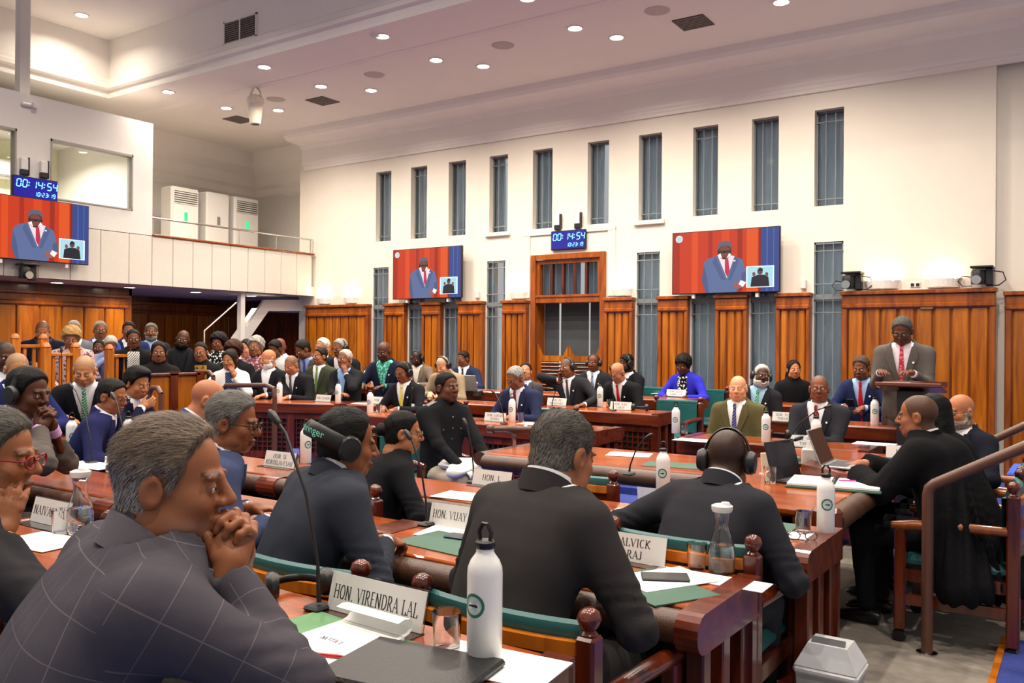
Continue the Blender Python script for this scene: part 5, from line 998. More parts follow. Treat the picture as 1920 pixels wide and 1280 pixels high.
# --- far side, middle
P('bald man with a bright red tie bending over his phone', 1154, 681, dict(F_, jc='1a1a1e', tie='c01820', lean=14, slouch=.05, hp=26, skin='a5735a', pose='write', glasses='2a2220', badge=1, wide=1.08), 172, Y=8.95, tier=.07)
P('man with headphones resting his head on his fist', 1062, 671, dict(F_, jc='26262b', sc='e8dce0', tie='3a3a44', lean=4, tilt=8, hr=14, hy=-6, hp=2, buzz='3a302a', skin='6a4430', ra='temple', la=((.34, .34, .79), (-.2, 1, 0), (0, .1, 1), .3), phones=1, badge=1), 172, Y=8.95, tier=.07)
P('bald man with headphones and blue patterned tie by the swing doors', 1113, 664, dict(F_, jc='26282e', tie='7a9ac0', tpat='flower:2a3a5a', hp=6, skin='5a3626', pose='lap', phones=1, stubble='1a1210', badge=1), -172, Y=10.2, tier=.14)
P('dark man in headphones leaning aside behind the red tie', 1173, 664, dict(F_, jc='17171b', lean=8, tilt=-10, hy=-22, hp=12, hair='short', hc='0e0c0a', skin='3e261c', pose='table', phones=1, beard='close', bc='120e0c'), 168, Y=10.25, tier=.14)
P('man in a grey suit leaning back in front of the swing doors', 986, 681, dict(F_, jc='4a4a50', sc='b8c4e0', tie='7a2a34', lean=-6, hy=12, hp=-16, hair='short', hc='16120f', skin='a8785c', pose='lap'), -165, Y=9.0, tier=.07)
P('grey haired man in navy with a dark red tie in the far front row', 962, 689, dict(F_, fine=1.0, jc='262c48', tie='7a2832', lean=10, hp=24, hy=-4, hair='short', ht=.012, hc='8e8a84', skin='7c5038', pose='write', glasses='2c2420', badge=1, wide=1.06), 176, Y=7.6)
P('man in a navy suit behind an open laptop in the far back row', 868, 658, dict(F_, jc='232c48', tie='2a2a34', hy=-18, hp=10, hair='short', hc='1c1612', skin='6a4430', pose='table', glasses='241c18'), -170, Y=10.2, tier=.14)
P('fair balding man in a beige jacket with headphones bending over papers', 826, 669, dict(F_, jc='8e7c64', sc='c8b8a8', lean=14, hp=30, buzz='b09078', skin='cc9a80', pose='write', phones=1, fat=1.08, wide=1.1), -176, Y=8.95, tier=.07)
P('dark man with headphones and spectacles beside the far television panel', 780, 658, dict(F_, jc='6e6256', sc='e0dcd4', hp=22, buzz='14100e', skin='3e261c', pose='table', phones=1, glasses='141210', beard='close', bc='120e0c'), -172, Y=10.2, tier=.14)
P('man with headphones and a yellow tie in the far front row', 755, 679, dict(F_, fine=1.0, jc='1c1c20', tie='e0cc50', lean=5, hy=-5, hp=12, hair='short', hc='14100e', skin='7a4c34', pose='write', phones=1, glasses='1a1412', badge=1), -176, Y=7.6)
P('bald man in a navy jacket over a green patterned shirt by the window wall', 718, 641, dict(F_, jc='1c2236', sc='3aa07a', spat='flower:9ad8e0', vw=.11, hp=18, skin='4c2e22', pose='table', lean=6, fat=1.08, wide=1.08, badge=1), -170, dep=11.9, tier=.2)
# --- far side, left block
P('man with cropped white hair holding his palm to his cheek', 648, 655, dict(F_, jc='1e1e22', sc='8ab0e0', lean=4, hy=-8, hair='short', ht=.005, hc='a8a49c', skin='7a4e36', la='cheek', ra=((-.1, .36, .80), (-1, .2, 0), (0, .1, 1), .25), badge=0), -168, dep=11.2)
P('man in a dark olive suit with a green tie in the left block', 602, 652, dict(F_, jc='3c4030', tie='6a8a4c', lean=0, hy=-14, hp=-2, hair='short', hc='1c1612', skin='8a5a40', pose='lap', wide=1.05), -172, dep=12.4)
P('bald man in a black suit writing with both hands in the left block', 543, 667, dict(F_, jc='1c1c20', tie='4a4a54', lean=10, hp=22, buzz='6a5040', skin='9a6a50', pose='write', fat=1.08, wide=1.1, badge=1), -168, dep=11.3)
P('bald man with a white beard in a dark suit in the left block', 503, 655, dict(F_, jc='1f1f24', lean=2, hy=-20, hp=6, skin='a87458', beard='close', bc='e0dcd4', pose='table'), -165, dep=11.5)
P('grey haired man with headphones at the back of the left block', 637, 635, dict(F_, jc='1a1a1e', hy=-10, hp=10, hair='short', hc='8a847c', skin='7a4e38', pose='lap', phones=1, glasses='1c1614'), -170, dep=12.7)
P('white haired man with spectacles against the wood panelling', 606, 631, dict(F_, jc='2a2a30', hy=-10, hair='short', hc='c0bab0', skin='a07258', pose='lap', glasses='4a3c34'), -170, dep=13.0)
P('man in a grey suit with a lanyard looking down beside the staircase', 562, 631, dict(F_, jc='4a4a4e', sc='8a94c0', tie='3a4a8a', lean=10, hy=-30, hp=28, hair='short', ht=.012, hc='1c1512', skin='6e4632', pose='table'), -168, dep=12.7)
P('person with short dark hair looking down in front of a bald man', 513, 638, dict(F_, cloth='top', jc='d8d4d0', hp=22, hy=-20, hair='short', hc='141010', skin='5a3828', pose='lap', wide=.92), -150, dep=12.8)
P('bald man in a pale shirt at the foot of the staircase', 524, 630, dict(F_, cloth='top', jc='cfcac4', hp=6, skin='6a4432', pose='lap'), -155, dep=13.5)
P('woman with grey curly hair and spectacles in a pink patterned dress', 480, 632, dict(F_, cloth='top', jc='7a4a54', jpat='flower:caa0a8', hy=-12, hair='afro', ht=.010, hc='8e8a84', skin='8a5c44', pose='lap', glasses='3a2c28', wide=.95), -140, dep=12.3)
P('person with long dark hair in a white shirt below the white post', 462, 636, dict(F_, cloth='top', jc='d4cfca', hy=-20, hp=6, hair='bob', hc='1a1210', skin='b0806a', pose='lap', wide=.9), -140, dep=13)
P('woman with a brown afro and dark spectacles in a black jacket', 437, 627, dict(F_, cloth='top', jc='1c1c20', hy=-10, hp=6, hair='afro', ht=.014, hc='3a1c14', skin='5a3626', pose='lap', glasses='141010', rim=.003), -138, dep=12.1)
P('woman with a black afro in a black and white patterned top', 409, 627, dict(F_, cloth='top', jc='1c1c1e', jpat='flower:e4e4e4', hy=-20, hp=6, hair='afro', ht=.016, hc='0e0b0a', skin='7a4c36', pose='lap', glasses='2a2220', wide=.95), -132, dep=12.4)
P('woman in a white blouse and navy striped sari with her hand on her cheek', 430, 656, dict(F_, cloth='top', jc='e4e0da', front=('1e2a48', 'stripe:6a7a98'), hy=-28, hp=10, hair='bob', hc='1c1614', skin='9a6848', la='cheek', ra='elbow', wide=.9), -125, dep=11.25)
P('woman with spectacles in a black jacket over a gold patterned top', 376, 637, dict(F_, cloth='cardigan', jc='1a1a1c', front=('8a6a2a', 'flower:2a2010'), hy=-10, hp=6, hair='bun', hc='1a1412', skin='8a5c42', pose='lap', glasses='2a221e'), -128, dep=11.7)
# --- public seats under the gallery
P('bald bearded man in a black suit before the recessed panelling', 346, 619, dict(F_, jc='202024', sc='202024', hr=-10, hy=-10, hp=4, skin='4a2e22', beard='full', bc='14100e', pose='lap', hair='ring', hc='3a302a'), -120, dep=11.6, tier=.25)
P('woman with very long dark hair holding a phone', 298, 624, dict(F_, cloth='top', jc='1e1a1c', hair='long', hc='140e0c', skin='6e4632', pose='write', wide=.9, hy=-6), -118, dep=10.9, tier=.3)
P('woman in a black jacket over a striped dress with dark spectacles', 250, 617, dict(F_, cloth='cardigan', jc='1c1c1e', front=('d8d4cc', 'stripe:1a1a1a'), hair='bun', hc='1a1412', skin='6a4230', glasses='121010', rim=.003, pose='lap', hp=6), -118, dep=11.0, tier=.3)
P('white haired man bowing his face into his hands', 208, 631, dict(F_, jc='8090b8', sc='8090b8', hp=28, hair='short', hc='a8a29a', skin='6e4836', ra='brow', la='lap', glasses='1a1614'), -118, dep=11.2, tier=.3)
P('officer in a black uniform with silver buttons seated before the public', 186, 637, dict(F_, cloth='uniform', jc='141416', hair='short', ht=.005, hc='120e0c', skin='5a3626', pose='lap', hy=-4), -128, dep=11.56)
P('woman with fair curly hair in a pink patterned blouse looking down', 134, 616, dict(F_, cloth='top', jc='c0a09c', jpat='flower:6a4a50', hp=18, hair='afro', ht=.013, hc='a8824e', skin='8a5c44', pose='lap'), -122, dep=10.8, tier=.3)
P('bald man in a dark navy jacket looking down in the back public row', 80, 597, dict(F_, jc='161a2a', sc='2a3460', hp=26, hy=-4, buzz='5a4232', skin='a06e52', pose='write', wide=1.06), -116, X=-12.2)
P('man in a grey suit with spectacles behind the fair haired woman', 139, 600, dict(F_, jc='6a6a72', hp=6, hair='short', ht=.004, hc='8a847c', skin='8a5e48', glasses='2a2422', pose='lap'), -116, X=-12.2)
P('man in a blue suit with a dark red tie in the back public row', 188, 599, dict(F_, jc='34489a', tie='a02838', hp=2, hair='short', ht=.005, hc='7a746c', skin='7a4e38', glasses='2a2422', pose='lap'), -116, X=-12.2)
P('man in a navy suit with heavy spectacles in the back public row', 242, 599, dict(F_, jc='222c50', hp=4, hy=-10, hair='short', hc='1c1512', skin='7a4c34', glasses='101010', rim=.003, pose='lap', wide=1.06), -116, X=-12.2)
P('grey bearded man in a dark suit and light blue shirt in the back row', 284, 606, dict(F_, jc='1e2230', sc='a0b8e0', hp=2, hy=-10, hair='short', hc='5a5650', beard='close', bc='8a857e', skin='6a4432', pose='lap'), -118, X=-12.2)
# ================================================================== things on the desks
def arc(cx, cy, rx, ry, a0, a1, n=12): return [(cx+rx*math.cos(math.radians(a0+(a1-a0)*i/n)), cy+ry*math.sin(math.radians(a0+(a1-a0)*i/n))) for i in range(n+1)]
def vs_(x): return [(x, 0), (x, 1)]
GL = {  # width, strokes, serif feet
 'A': (.78, [[(.06, 0), (.38, 1)], [(.36, 1), (.70, 0)], [(.17, .33), (.57, .33)]], [(.06, 0), (.70, 0)]), 'B': (.66, [vs_(.12), [(.1, 1), (.32, 1)]+arc(.32, .76, .2, .24, 90, -90)+[(.1, .52)], [(.32, .52)]+arc(.34, .26, .24, .26, 90, -90)+[(.1, 0)]], []),
 'C': (.7, [arc(.38, .5, .3, .5, 50, 310, 18)], []), 'D': (.74, [vs_(.12), [(.1, 1), (.3, 1)]+arc(.3, .5, .36, .5, 90, -90, 16)+[(.1, 0)]], []), 'E': (.62, [vs_(.12), [(.1, 1), (.55, 1)], [(.1, .52), (.42, .52)], [(.1, 0), (.57, 0)]], []), 'F': (.6, [vs_(.12), [(.1, 1), (.55, 1)], [(.1, .52), (.42, .52)]], [(.12, 0)]),
 'G': (.76, [arc(.38, .5, .3, .5, 50, 330, 18), [(.63, .42), (.63, .1)], [(.5, .42), (.7, .42)]], []), 'H': (.8, [vs_(.13), vs_(.65), [(.13, .52), (.65, .52)]], [(.13, 0), (.13, 1), (.65, 0), (.65, 1)]), 'I': (.34, [vs_(.16)], [(.16, 0), (.16, 1)]), 'J': (.45, [[(.28, 1), (.28, .2)]+arc(.15, .18, .13, .18, 0, -160, 8)], [(.28, 1)]),
 'K': (.74, [vs_(.13), [(.13, .42), (.6, 1)], [(.27, .55), (.66, 0)]], [(.13, 0), (.13, 1), (.6, 1), (.66, 0)]), 'L': (.62, [vs_(.13), [(.1, 0), (.56, 0)], [(.56, 0), (.56, .2)]], [(.13, 1), (.13, 0)]), 'M': (.92, [[(.12, 0), (.14, 1)], [(.14, 1), (.44, .1)], [(.44, .1), (.74, 1)], vs_(.75)], [(.12, 0), (.12, 1), (.75, 0), (.75, 1)]),
 'N': (.8, [[(.12, 0), (.121, 1)], [(.12, 1), (.64, 0)], [(.64, 0), (.641, 1)]], [(.12, 0), (.12, 1), (.64, 1)]), 'O': (.78, [arc(.38, .5, .31, .5, 0, 360, 24)], []), 'P': (.6, [vs_(.13), [(.1, 1), (.3, 1)]+arc(.3, .74, .22, .26, 90, -90)+[(.1, .48)]], [(.13, 0), (.13, 1)]), 'R': (.72, [vs_(.13), [(.1, 1), (.3, 1)]+arc(.3, .75, .22, .25, 90, -90)+[(.1, .5)], [(.3, .5), (.64, 0)]], [(.13, 0), (.13, 1), (.66, 0)]),
 'S': (.58, [arc(.29, .75, .2, .25, 30, 270, 12)+arc(.29, .25, .22, .25, 90, -150, 12)], []), 'T': (.68, [vs_(.32), [(.03, 1), (.61, 1)], [(.03, 1), (.03, .82)], [(.61, 1), (.61, .82)]], [(.32, 0)]), 'U': (.76, [[(.13, 1), (.13, .3)]+arc(.37, .3, .24, .3, 180, 360, 12)+[(.61, 1)]], [(.13, 1), (.61, 1)]), 'V': (.76, [[(.05, 1), (.38, 0)], [(.36, 0), (.68, 1)]], [(.05, 1), (.68, 1)]),
 'Y': (.74, [[(.06, 1), (.36, .5)], [(.36, .5), (.66, 1)], [(.36, .5), (.36, 0)]], [(.06, 1), (.66, 1), (.36, 0)]), '.': (.3, [[(.1, .03), (.2, .03)]], []), ' ': (.34, [], [])}
def text_quads(txt, h):
    Q = []; x = 0
    for ch in txt:
        w_, st, sf = GL.get(ch, GL[' '])
        for pl in st:
            for (xa, ya), (xb, yb) in zip(pl[:-1], pl[1:]):
                dx, dy = xb-xa, yb-ya; L = math.hypot(dx, dy) or 1e-6; t = .045+.085*abs(dy)/L
                if ch in 'AVNMY' and dx*dy > 0 and abs(dx) > .01: t = .055
                if ch == '.': t = .12
                nx, ny = -dy/L*t/2, dx/L*t/2; ex, ey = dx/L*.012, dy/L*.012
                Q.append([(x+xa-ex+nx, ya-ey+ny), (x+xa-ex-nx, ya-ey-ny), (x+xb+ex-nx, yb+ey-ny), (x+xb+ex+nx, yb+ey+ny)])
        for sx, sy in sf: yy = sy+(.02 if sy == 0 else -.02); Q.append([(x+sx-.14, yy-.02), (x+sx+.14, yy-.02), (x+sx+.14, yy+.02), (x+sx-.14, yy+.02)])
        x += w_+.08
    return [[(a*h, b*h) for a, b in q] for q in Q], x*h
M_CARD = mat('name_card', 'd8d6d2', .5, var=.01); M_INK = mat('black_ink', '141416', .6)
def nameplate(px, py, z, txt, label, wd=.30, ht=.10, rz=0, loc=None):
    p = loc if loc is not None else onZ(px, py, z); e = empty('name_plate', (p[0], p[1], z), rz, label, 'name plate', 'white name plates on the desks')
    Mx = Matrix.Rotation(math.radians(-14), 4, 'X'); MB().box(-wd/2, -.0015, .004, wd/2, .0015, ht, M=Mx).build('card', M_CARD, e); MB().box(-wd/2-.004, .0018, 0, wd/2+.004, .0045, ht+.004, M=Mx).build('holder_back', glassm('acrylic', 'f4f6f6', .02), e); bx('holder_foot', glassm('acrylic', 'f4f6f6', .02), e, -wd/2-.004, -.05, 0, wd/2+.004, .01, .003)
    lines = txt.split('|'); n = len(lines); lh = ht*(.34 if n == 1 else .27)
    for k, ln in enumerate(lines):
        Q, W = text_quads(ln, lh); s = min(1., wd*.9/W); mb = MB(); z0 = ht*(.36 if n == 1 else (.56 if k == 0 else .16))
        for q in Q: mb.add([Mx @ Vector((a*s-W*s/2, -.0022, z0+b)) for a, b in q], [(0, 1, 2, 3)])
        mb.build('lettering', M_INK, e)
    return e
nameplate(0, 0, .82, 'HON. VIRENDRA LAL', 'large name plate on the nearest desk', .34, .105, loc=onZ(697, 1166, .82), rz=-.03)
nameplate(858, 992, .75, 'HON. VIJAY NATH', 'name plate on the second row desk right of the headphone band', .32, .10); nameplate(1165, 1052, .75, 'HON. ALVICK|MAHARAJ', 'name plate half hidden by the broad grey suited man', .34, .105)
nameplate(522, 876, .75, 'HON. SE|KOROILAVESAU', 'name plate before the man in the bright blue suit', .28, .10); nameplate(232, 868, .75, 'HON. PARVEEN', 'name plate beside the man with clasped hands and headphones', .30, .10); nameplate(88, 985, .82, 'NAIVAKETA', 'name plate at the left edge of the nearest row', .26, .10)
nameplate(920, 912, .75, 'HON. L', 'name plate before the woman in black', .26, .09); nameplate(0, 0, .78, 'HON.', 'name plate at the far side of the clerks table', .22, .09, loc=(-1.04, 6.35, .78))
for px, py, z, t, lb in ((785, 772, .75, 'HON. TIMOCI', 'the man with the yellow tie'), (927, 790, .75, 'HON. SAKIASI|DITOKA', 'the man with the dark red tie'), (1043, 760, .82, 'HON. PIO|TIKODUADUA', 'the man resting his head on his fist'), (1163, 768, .82, 'HON. SERU|CAKAU', 'the bald man with the red tie'), (1267, 743, .89, 'HON. ALITIA|BAINIVALU', 'the woman in royal blue'), (1473, 790, .82, 'HON. TOMASI|TUNABUNA', 'the white bearded man with headphones'), (1513, 838, .75, 'HON. SIROMI|TURAGA', 'the man with folded arms'), (1652, 768, .89, 'HON. MATAI|TOKA', 'the man in navy beside the lectern'), (605, 753, .79, 'HON. FILIMONI', 'the bald man writing with both hands'), (890, 724, .89, 'HON. RATU', 'the man behind the laptop'), (436, 720, .9, 'HON. KIRAN', 'the woman in the sari'), (586, 724, .85, 'HON. SALA', 'the man in the dark olive suit'), (706, 757, .79, 'HON.', 'the man holding his cheek')):
    nameplate(px, py, z, t, 'name plate before '+lb, .26, .09, rz=0)
# ---- bottles
M_BOT = mat('white_enamel', 'f0eeea', .3, coat=.3, var=.01); M_EMB = mat('green_emblem', '2c6a5c', .5); M_EMB2 = mat('pale_emblem', 'b8ccc8', .5)
def bottle_proto():
    e = empty('water_bottle'); r = .037
    MB().lathe([(.0005, 0), (r-.003, 0), (r, .004), (r, .185), (r*.97, .198), (r*.82, .212), (r*.58, .224), (r*.5, .23), (r*.5, .238), (.0005, .238)], 28).build('bottle_body', M_BOT, e, True)
    c = MB().lathe([(.0005, .237), (.0195, .237), (.021, .24), (.021, .25), (.017, .254), (.0005, .254)], 18).build('cap', M_BLACK, e, True); MB().tube([(-.013, 0, .25), (-.016, 0, .27), (-.006, 0, .287), (.006, 0, .287), (.016, 0, .27), (.013, 0, .25)], .0045, 8).build('carry_loop', M_BLACK, c, True)
    def patch(ra, rb, m, off):
        mb = MB(); n = 28; vs = []; R = r+off
        for i in range(n):
            a = 2*math.pi*i/n
            for q in (ra, rb): x = q*math.cos(a); vs.append((R*math.sin(x/R), -R*math.cos(x/R), .125+q*math.sin(a)))
        mb.add(vs, [(2*i, 2*i+1, 2*((i+1) % n)+1, 2*((i+1) % n)) for i in range(n)]); return mb.build('emblem_ring' if ra > .005 else 'emblem_disc', m, e)
    patch(.019, .025, M_EMB, .0006); patch(.0005, .0185, M_EMB2, .0006)
    mb = MB(); mb.add([(x, -r-.0012, .125+z) for x, z in ((-.011, -.0015), (.011, -.003), (.011, .003), (-.011, .0015))], [(0, 1, 2, 3)]); mb.build('emblem_club', M_INK, e)
    return e
BP = bottle_proto(); first = [1]
def bottle(px, py, z, label, rz=0., s=1.):
    p = onZ(px, py, z); c = BP if first[0] else copy_tree(BP); first[0] = 0; c.location = (p[0], p[1], z); c.rotation_euler = (0, 0, rz); c.scale = (s, s, s); tag(c, label, 'bottle', 'white metal water bottles with green emblem')
for px, py, z, lb, rz in ((908, 1240, .82, 'on the nearest desk beside the empty glass', -.05), (1548, 998, .75, 'at the end of the third row desk', .4), (573, 868, .75, 'on the third row desk beyond the man in the bright blue suit', 1.3), (134, 850, .75, 'behind the clasped hands at the left', 1.3), (240, 846, .75, 'before the man in navy with a headset', .9), (168, 792, .77, 'before the man with the green striped tie', .6), (694, 774, .75, 'left of the man with the yellow tie', .2), (960, 790, .75, 'before the man with the dark red tie', .2), (1125, 762, .82, 'between the man on his fist and the red tie', .2), (524, 751, .79, 'left of the bald man writing', .2), (634, 754, .79, 'left of the man holding his cheek', .2), (601, 724, .85, 'before the man in the dark olive suit', .2), (1267, 812, .75, 'at the left end of the olive jacket man desk', .2), (1436, 828, .75, 'right of the man in the olive jacket', .2), (1640, 796, .82, 'on the desk beside the lectern', .2), (686, 722, .89, 'before the man in the green shirt', .2), (740, 724, .89, 'right of the man holding his cheek', .2), (1243, 930, .75, 'left of the man with headphones seen from behind', .3), (1530, 845, .78, 'behind the open laptop on the clerks table', .3), (1200, 737, .89, 'left of the woman in royal blue', .2)): bottle(px, py, z, 'white water bottle '+lb, rz, 1.1 if px == 908 else 1.0)
# ---- glasses, carafes
def tumbler(px, py, z, label, s=1.):
    p = onZ(px, py, z); o = MB().lathe([(.0005, 0), (.028, 0), (.031, .006), (.036, .09), (.0365, .092), (.035, .092), (.0335, .09), (.0295, .012), (.0005, .010)], 28, ).build('drinking_glass', M_GLASS, None, True, (p[0], p[1], z)); o.scale = (s, s, s); tag(o, label, 'glass', 'empty drinking glasses')
for px, py, z, lb in ((838, 1218, .82, 'beside the nearest bottle'), (1306, 1066, .75, 'beside the carafe in the second row'), (1506, 998, .75, 'beside the bottle at the end of the third row'), (208, 884, .75, 'before the name plate at the left'), (552, 868, .75, 'beyond the man in the bright blue suit'), (977, 790, .75, 'before the man with the dark red tie'), (710, 774, .75, 'left of the yellow tie man'), (1283, 812, .75, 'before the olive jacket man'), (115, 1000, .82, 'beside the carafe at the left edge'), (1143, 763, .82, 'before the bald man with the red tie'), (1660, 796, .82, 'beside the lectern'), (1444, 905, .78, 'on the clerks table'), (901, 743, .82, 'before the beige jacket man')): tumbler(px, py, z, 'drinking glass '+lb)
def carafe(px, py, z, label, s=1.):
    p = onZ(px, py, z); e = empty('water_carafe', (p[0], p[1], z), 0, label, 'carafe', 'glass water carafes'); e.scale = (s, s, s)
    MB().lathe([(.0005, 0), (.040, 0), (.046, .008), (.047, .07), (.043, .10), (.030, .14), (.0245, .165), (.024, .18), (.030, .215), (.0315, .22), (.029, .219), (.0225, .18), (.0225, .165), (.028, .14), (.041, .10), (.045, .07), (.044, .012), (.0005, .010)], 32).build('glass_body', M_GLASS, e, True)
    MB().lathe([(.0005, .0105), (.0436, .0125), (.0447, .07), (.0415, .098), (.0005, .098)], 32).build('water', M_WATER, e, True)
    MB().lathe([(.0005, .24), (.026, .24), (.037, .235), (.037, .224), (.033, .214), (.0005, .214)], 26).lathe([(.0005, .248), (.014, .248), (.02, .238), (.0005, .236)], 16, (.012, 0, 0)).build('lid', M_WHITE, e, True)
carafe(1353, 1073, .75, 'glass carafe with white lid at the end of the second row desk'); carafe(150, 1000, .82, 'glass carafe with white lid on the nearest row desk at the left'); carafe(892, 743, .82, 'small glass carafe before the beige jacket man', .8)
# ---- microphones
def mic(px, py, z, hx, hy, label, dy=.02, r=.0045):
    p = onZ(px, py, z); h = onY(hx, hy, p[1]+dy); e = empty('microphone', (p[0], p[1], z), 0, label, 'microphone', 'gooseneck microphones'); d = h-np.array((p[0], p[1], z))
    MB().box(-.03, -.035, 0, .03, .03, .014, b=.006).build('base', M_BLACK, e); pts = [(0, 0, .02), (d[0]*.04, d[1]*.1, d[2]*.25), (d[0]*.3, d[1]*.4, d[2]*.6), (d[0]*.75, d[1]*.8, d[2]*.92), tuple(d)]
    MB().tube(pts, [.007, r, r, r, r], 8).build('gooseneck', M_BLACK, e, True); u = Vector(pts[-1])-Vector(pts[-2]); u.normalize(); v = Vector(d); MB().tube([v-u*.03, v-u*.02, v+u*.015, v+u*.03], [.006, .011, .012, .006], 10).build('capsule', M_BLACK, e, True)
for a in ((598, 1142, .82, 514, 782, 'tall gooseneck microphone beside the large name plate'), (172, 868, .75, 133, 722, 'gooseneck microphone before the man with clasped hands'), (800, 985, .75, 765, 815, 'gooseneck microphone before the man with the headphone band'), (888, 905, .75, 872, 792, 'gooseneck microphone before the woman in black'), (1180, 890, .78, 1216, 818, 'gooseneck microphone at the central table'), (1445, 890, .78, 1497, 822, 'gooseneck microphone on the clerks table'), (1475, 845, .75, 1552, 762, 'gooseneck microphone before the man with folded arms'), (945, 795, .75, 925, 735, 'gooseneck microphone before the dark red tie'), (1035, 765, .82, 1052, 718, 'gooseneck microphone before the man on his fist'), (770, 778, .75, 773, 730, 'gooseneck microphone before the yellow tie'), (1150, 770, .82, 1144, 690, 'gooseneck microphone before the bald man with the red tie'), (690, 742, .79, 683, 690, 'gooseneck microphone beside the man holding his cheek'), (592, 738, .79, 588, 682, 'gooseneck microphone before the bald man writing'), (115, 790, .77, 115, 655, 'tall microphone stand before the man with the green striped tie'), (238, 902, .75, 212, 742, 'gooseneck microphone at the ear of the man in navy')): mic(*a)
# ---- papers, folders, phones
def flat(px, py, z, wd, dp, rz, m, name, label, cat, t=.003, group=None, b=0.):
    p = onZ(px, py, z); o = MB().box(-wd/2, -dp/2, 0, wd/2, dp/2, t, b=b).build(name, m, None, False, (p[0], p[1], z), rz); return tag(o, label, cat, group)
PG = 'loose paper sheets'
for px, py, z, wd, dp, rz, lb in ((1245, 1085, .755, .21, .3, -.5, 'on the green folder in the second row'), (1330, 1085, .751, .4, .12, 0, 'under the carafe in the second row'), (840, 995, .752, .2, .25, .2, 'beside the phone in the second row'), (1200, 965, .752, .3, .2, .1, 'before the man with headphones seen from behind'), (870, 930, .752, .3, .2, .1, 'before the woman in black'), (560, 965, .752, .25, .2, .3, 'at the elbow of the man in blue'), (1490, 1003, .752, .25, .15, .2, 'under the bottle at the end of the third row'), (1180, 852, .782, .3, .22, .3, 'on the central table'), (170, 872, .752, .45, .22, .1, 'before the clasped hands at the left'), (930, 1245, .823, .3, .18, .1, 'under the nearest bottle'), (80, 1015, .823, .3, .2, .1, 'beside the carafe at the left edge'), (1010, 795, .752, .4, .2, .05, 'before the man with the dark red tie'), (1300, 825, .752, .3, .2, 0, 'before the olive jacket man'), (1640, 832, .782, .3, .2, 0, 'at the far side of the clerks table'), (675, 756, .792, .3, .18, 0, 'before the man holding his cheek'), (1395, 960, .782, .2, .15, .2, 'on the clerks table corner'), (620, 890, .752, .4, .2, .1, 'under the bottle before the man in blue'), (1240, 738, .892, .25, .15, 0, 'before the woman in royal blue')): flat(px, py, z, wd, dp, rz, M_PAPER, 'paper_sheet', 'white paper '+lb, 'paper', .002, PG)
flat(1225, 1100, .75, .36, .26, -.5, M_GREEN, 'folder', 'green folder on the second row desk beside the carafe', 'folder', .005); flat(840, 1018, .75, .36, .26, -.1, M_GREEN, 'folder', 'green folder under the blue phone', 'folder', .004); flat(1425, 985, .75, .3, .22, 0, M_GREEN, 'folder', 'green folder on the third row desk', 'folder', .004); flat(1262, 872, .78, .36, .24, .2, M_GREEN, 'blotter', 'green blotter on the central table', 'blotter', .003)
flat(650, 1225, .82, .6, .3, -.1, mat('light_green_blotter', '5a8a5c', .6), 'blotter', 'light green blotter on the nearest desk', 'blotter', .004); flat(1247, 1083, .758, .16, .09, .5, M_BLACK, 'tablet', 'black phone lying on the green folder', 'phone', .008, b=.003)
p = onZ(868, 1008, .755); e = empty('mobile_phone', (p[0], p[1], .755), .1, 'blue phone lying on a green folder', 'phone'); MB().box(-.075, -.036, 0, .075, .036, .009, b=.004).build('case', mat('blue_phone', '2a4a6a', .3), e); bx('screen_glass', M_BLACK, e, -.07, -.032, .0088, .07, .032, .0095)
flat(770, 1262, .825, .34, .26, .15, mat('black_leather', '1a1a1c', .35, bump=.2, bscale=200), 'leather_folder', 'black leather folder lying on the nearest desk', 'folder', .018, b=.006)
# curling notepad and red pen
p = onZ(612, 1215, .825); e = empty('notepad', (p[0], p[1], .825), -.05, 'white notepad with its top page curled back', 'notepad'); MB().box(-.11, -.16, 0, .11, .15, .008).build('pages', M_PAPER, e)
prof = [(.15, .009), (.165, .012), (.178, .022), (.18, .036), (.17, .048), (.15, .052), (.128, .047)]; mb = MB(); mb.add([(x, y, z) for x in (-.11, .11) for y, z in prof], [(i, i+1, len(prof)+i+1, len(prof)+i) for i in range(len(prof)-1)]); mb.build('curled_page', M_PAPER, e, True)
Q, W = text_quads('NOTICE', .018); mb = MB()
for q in Q: mb.add([(-.05+a, .02+b, .0092) for a, b in q], [(0, 1, 2, 3)])
mb.build('handwriting', mat('violet_ink', '3a3060', .6), e)
p = onZ(600, 1228, .836); e = empty('pen', (p[0], p[1], .838), .35, 'red pen lying on the notepad', 'pen'); MB().tube([(-.07, 0, 0), (.05, 0, 0), (.062, 0, 0)], [.0045, .0045, .002], 8).build('barrel', mat('red_plastic', 'c02028', .35), e, True); MB().tube([(.06, 0, 0), (.072, 0, 0)], [.002, .0006], 8).build('tip', M_BLACK, e, True)
# spectacles lying on the third row desk, pen, earphones
p = onZ(1505, 1012, .755); e = empty('spectacles', (p[0], p[1], .752), .5, 'black spectacles lying on the third row desk', 'spectacles'); mb = MB()
for s in (-1, 1): mb.tube([(s*.034+.024*math.cos(a), 0, .02+.018*math.sin(a)) for a in [2*PI*i/14 for i in range(15)]], .002, 6)
mb.tube([(-.01, 0, .026), (0, 0, .03), (.01, 0, .026)], .002, 6); mb.build('frame', M_BLACK, e, True)
for s in (-1, 1): MB().tube([(s*.058, 0, .024), (s*.05, .06, .02), (s*.03, .12, .004)], .002, 6).build('temple_arm', M_BLACK, e, True)
p = onZ(1500, 1010, .752); e = empty('pen', (p[0]-.1, p[1]+.02, .757), .2, 'silver pen beside the black spectacles', 'pen'); MB().tube([(-.06, 0, 0), (.05, 0, 0), (.062, 0, 0)], [.0045, .0045, .001], 8).build('barrel', M_CHROME, e, True); bx('clip', M_BLACK, e, -.055, -.002, .004, -.02, .002, .006)
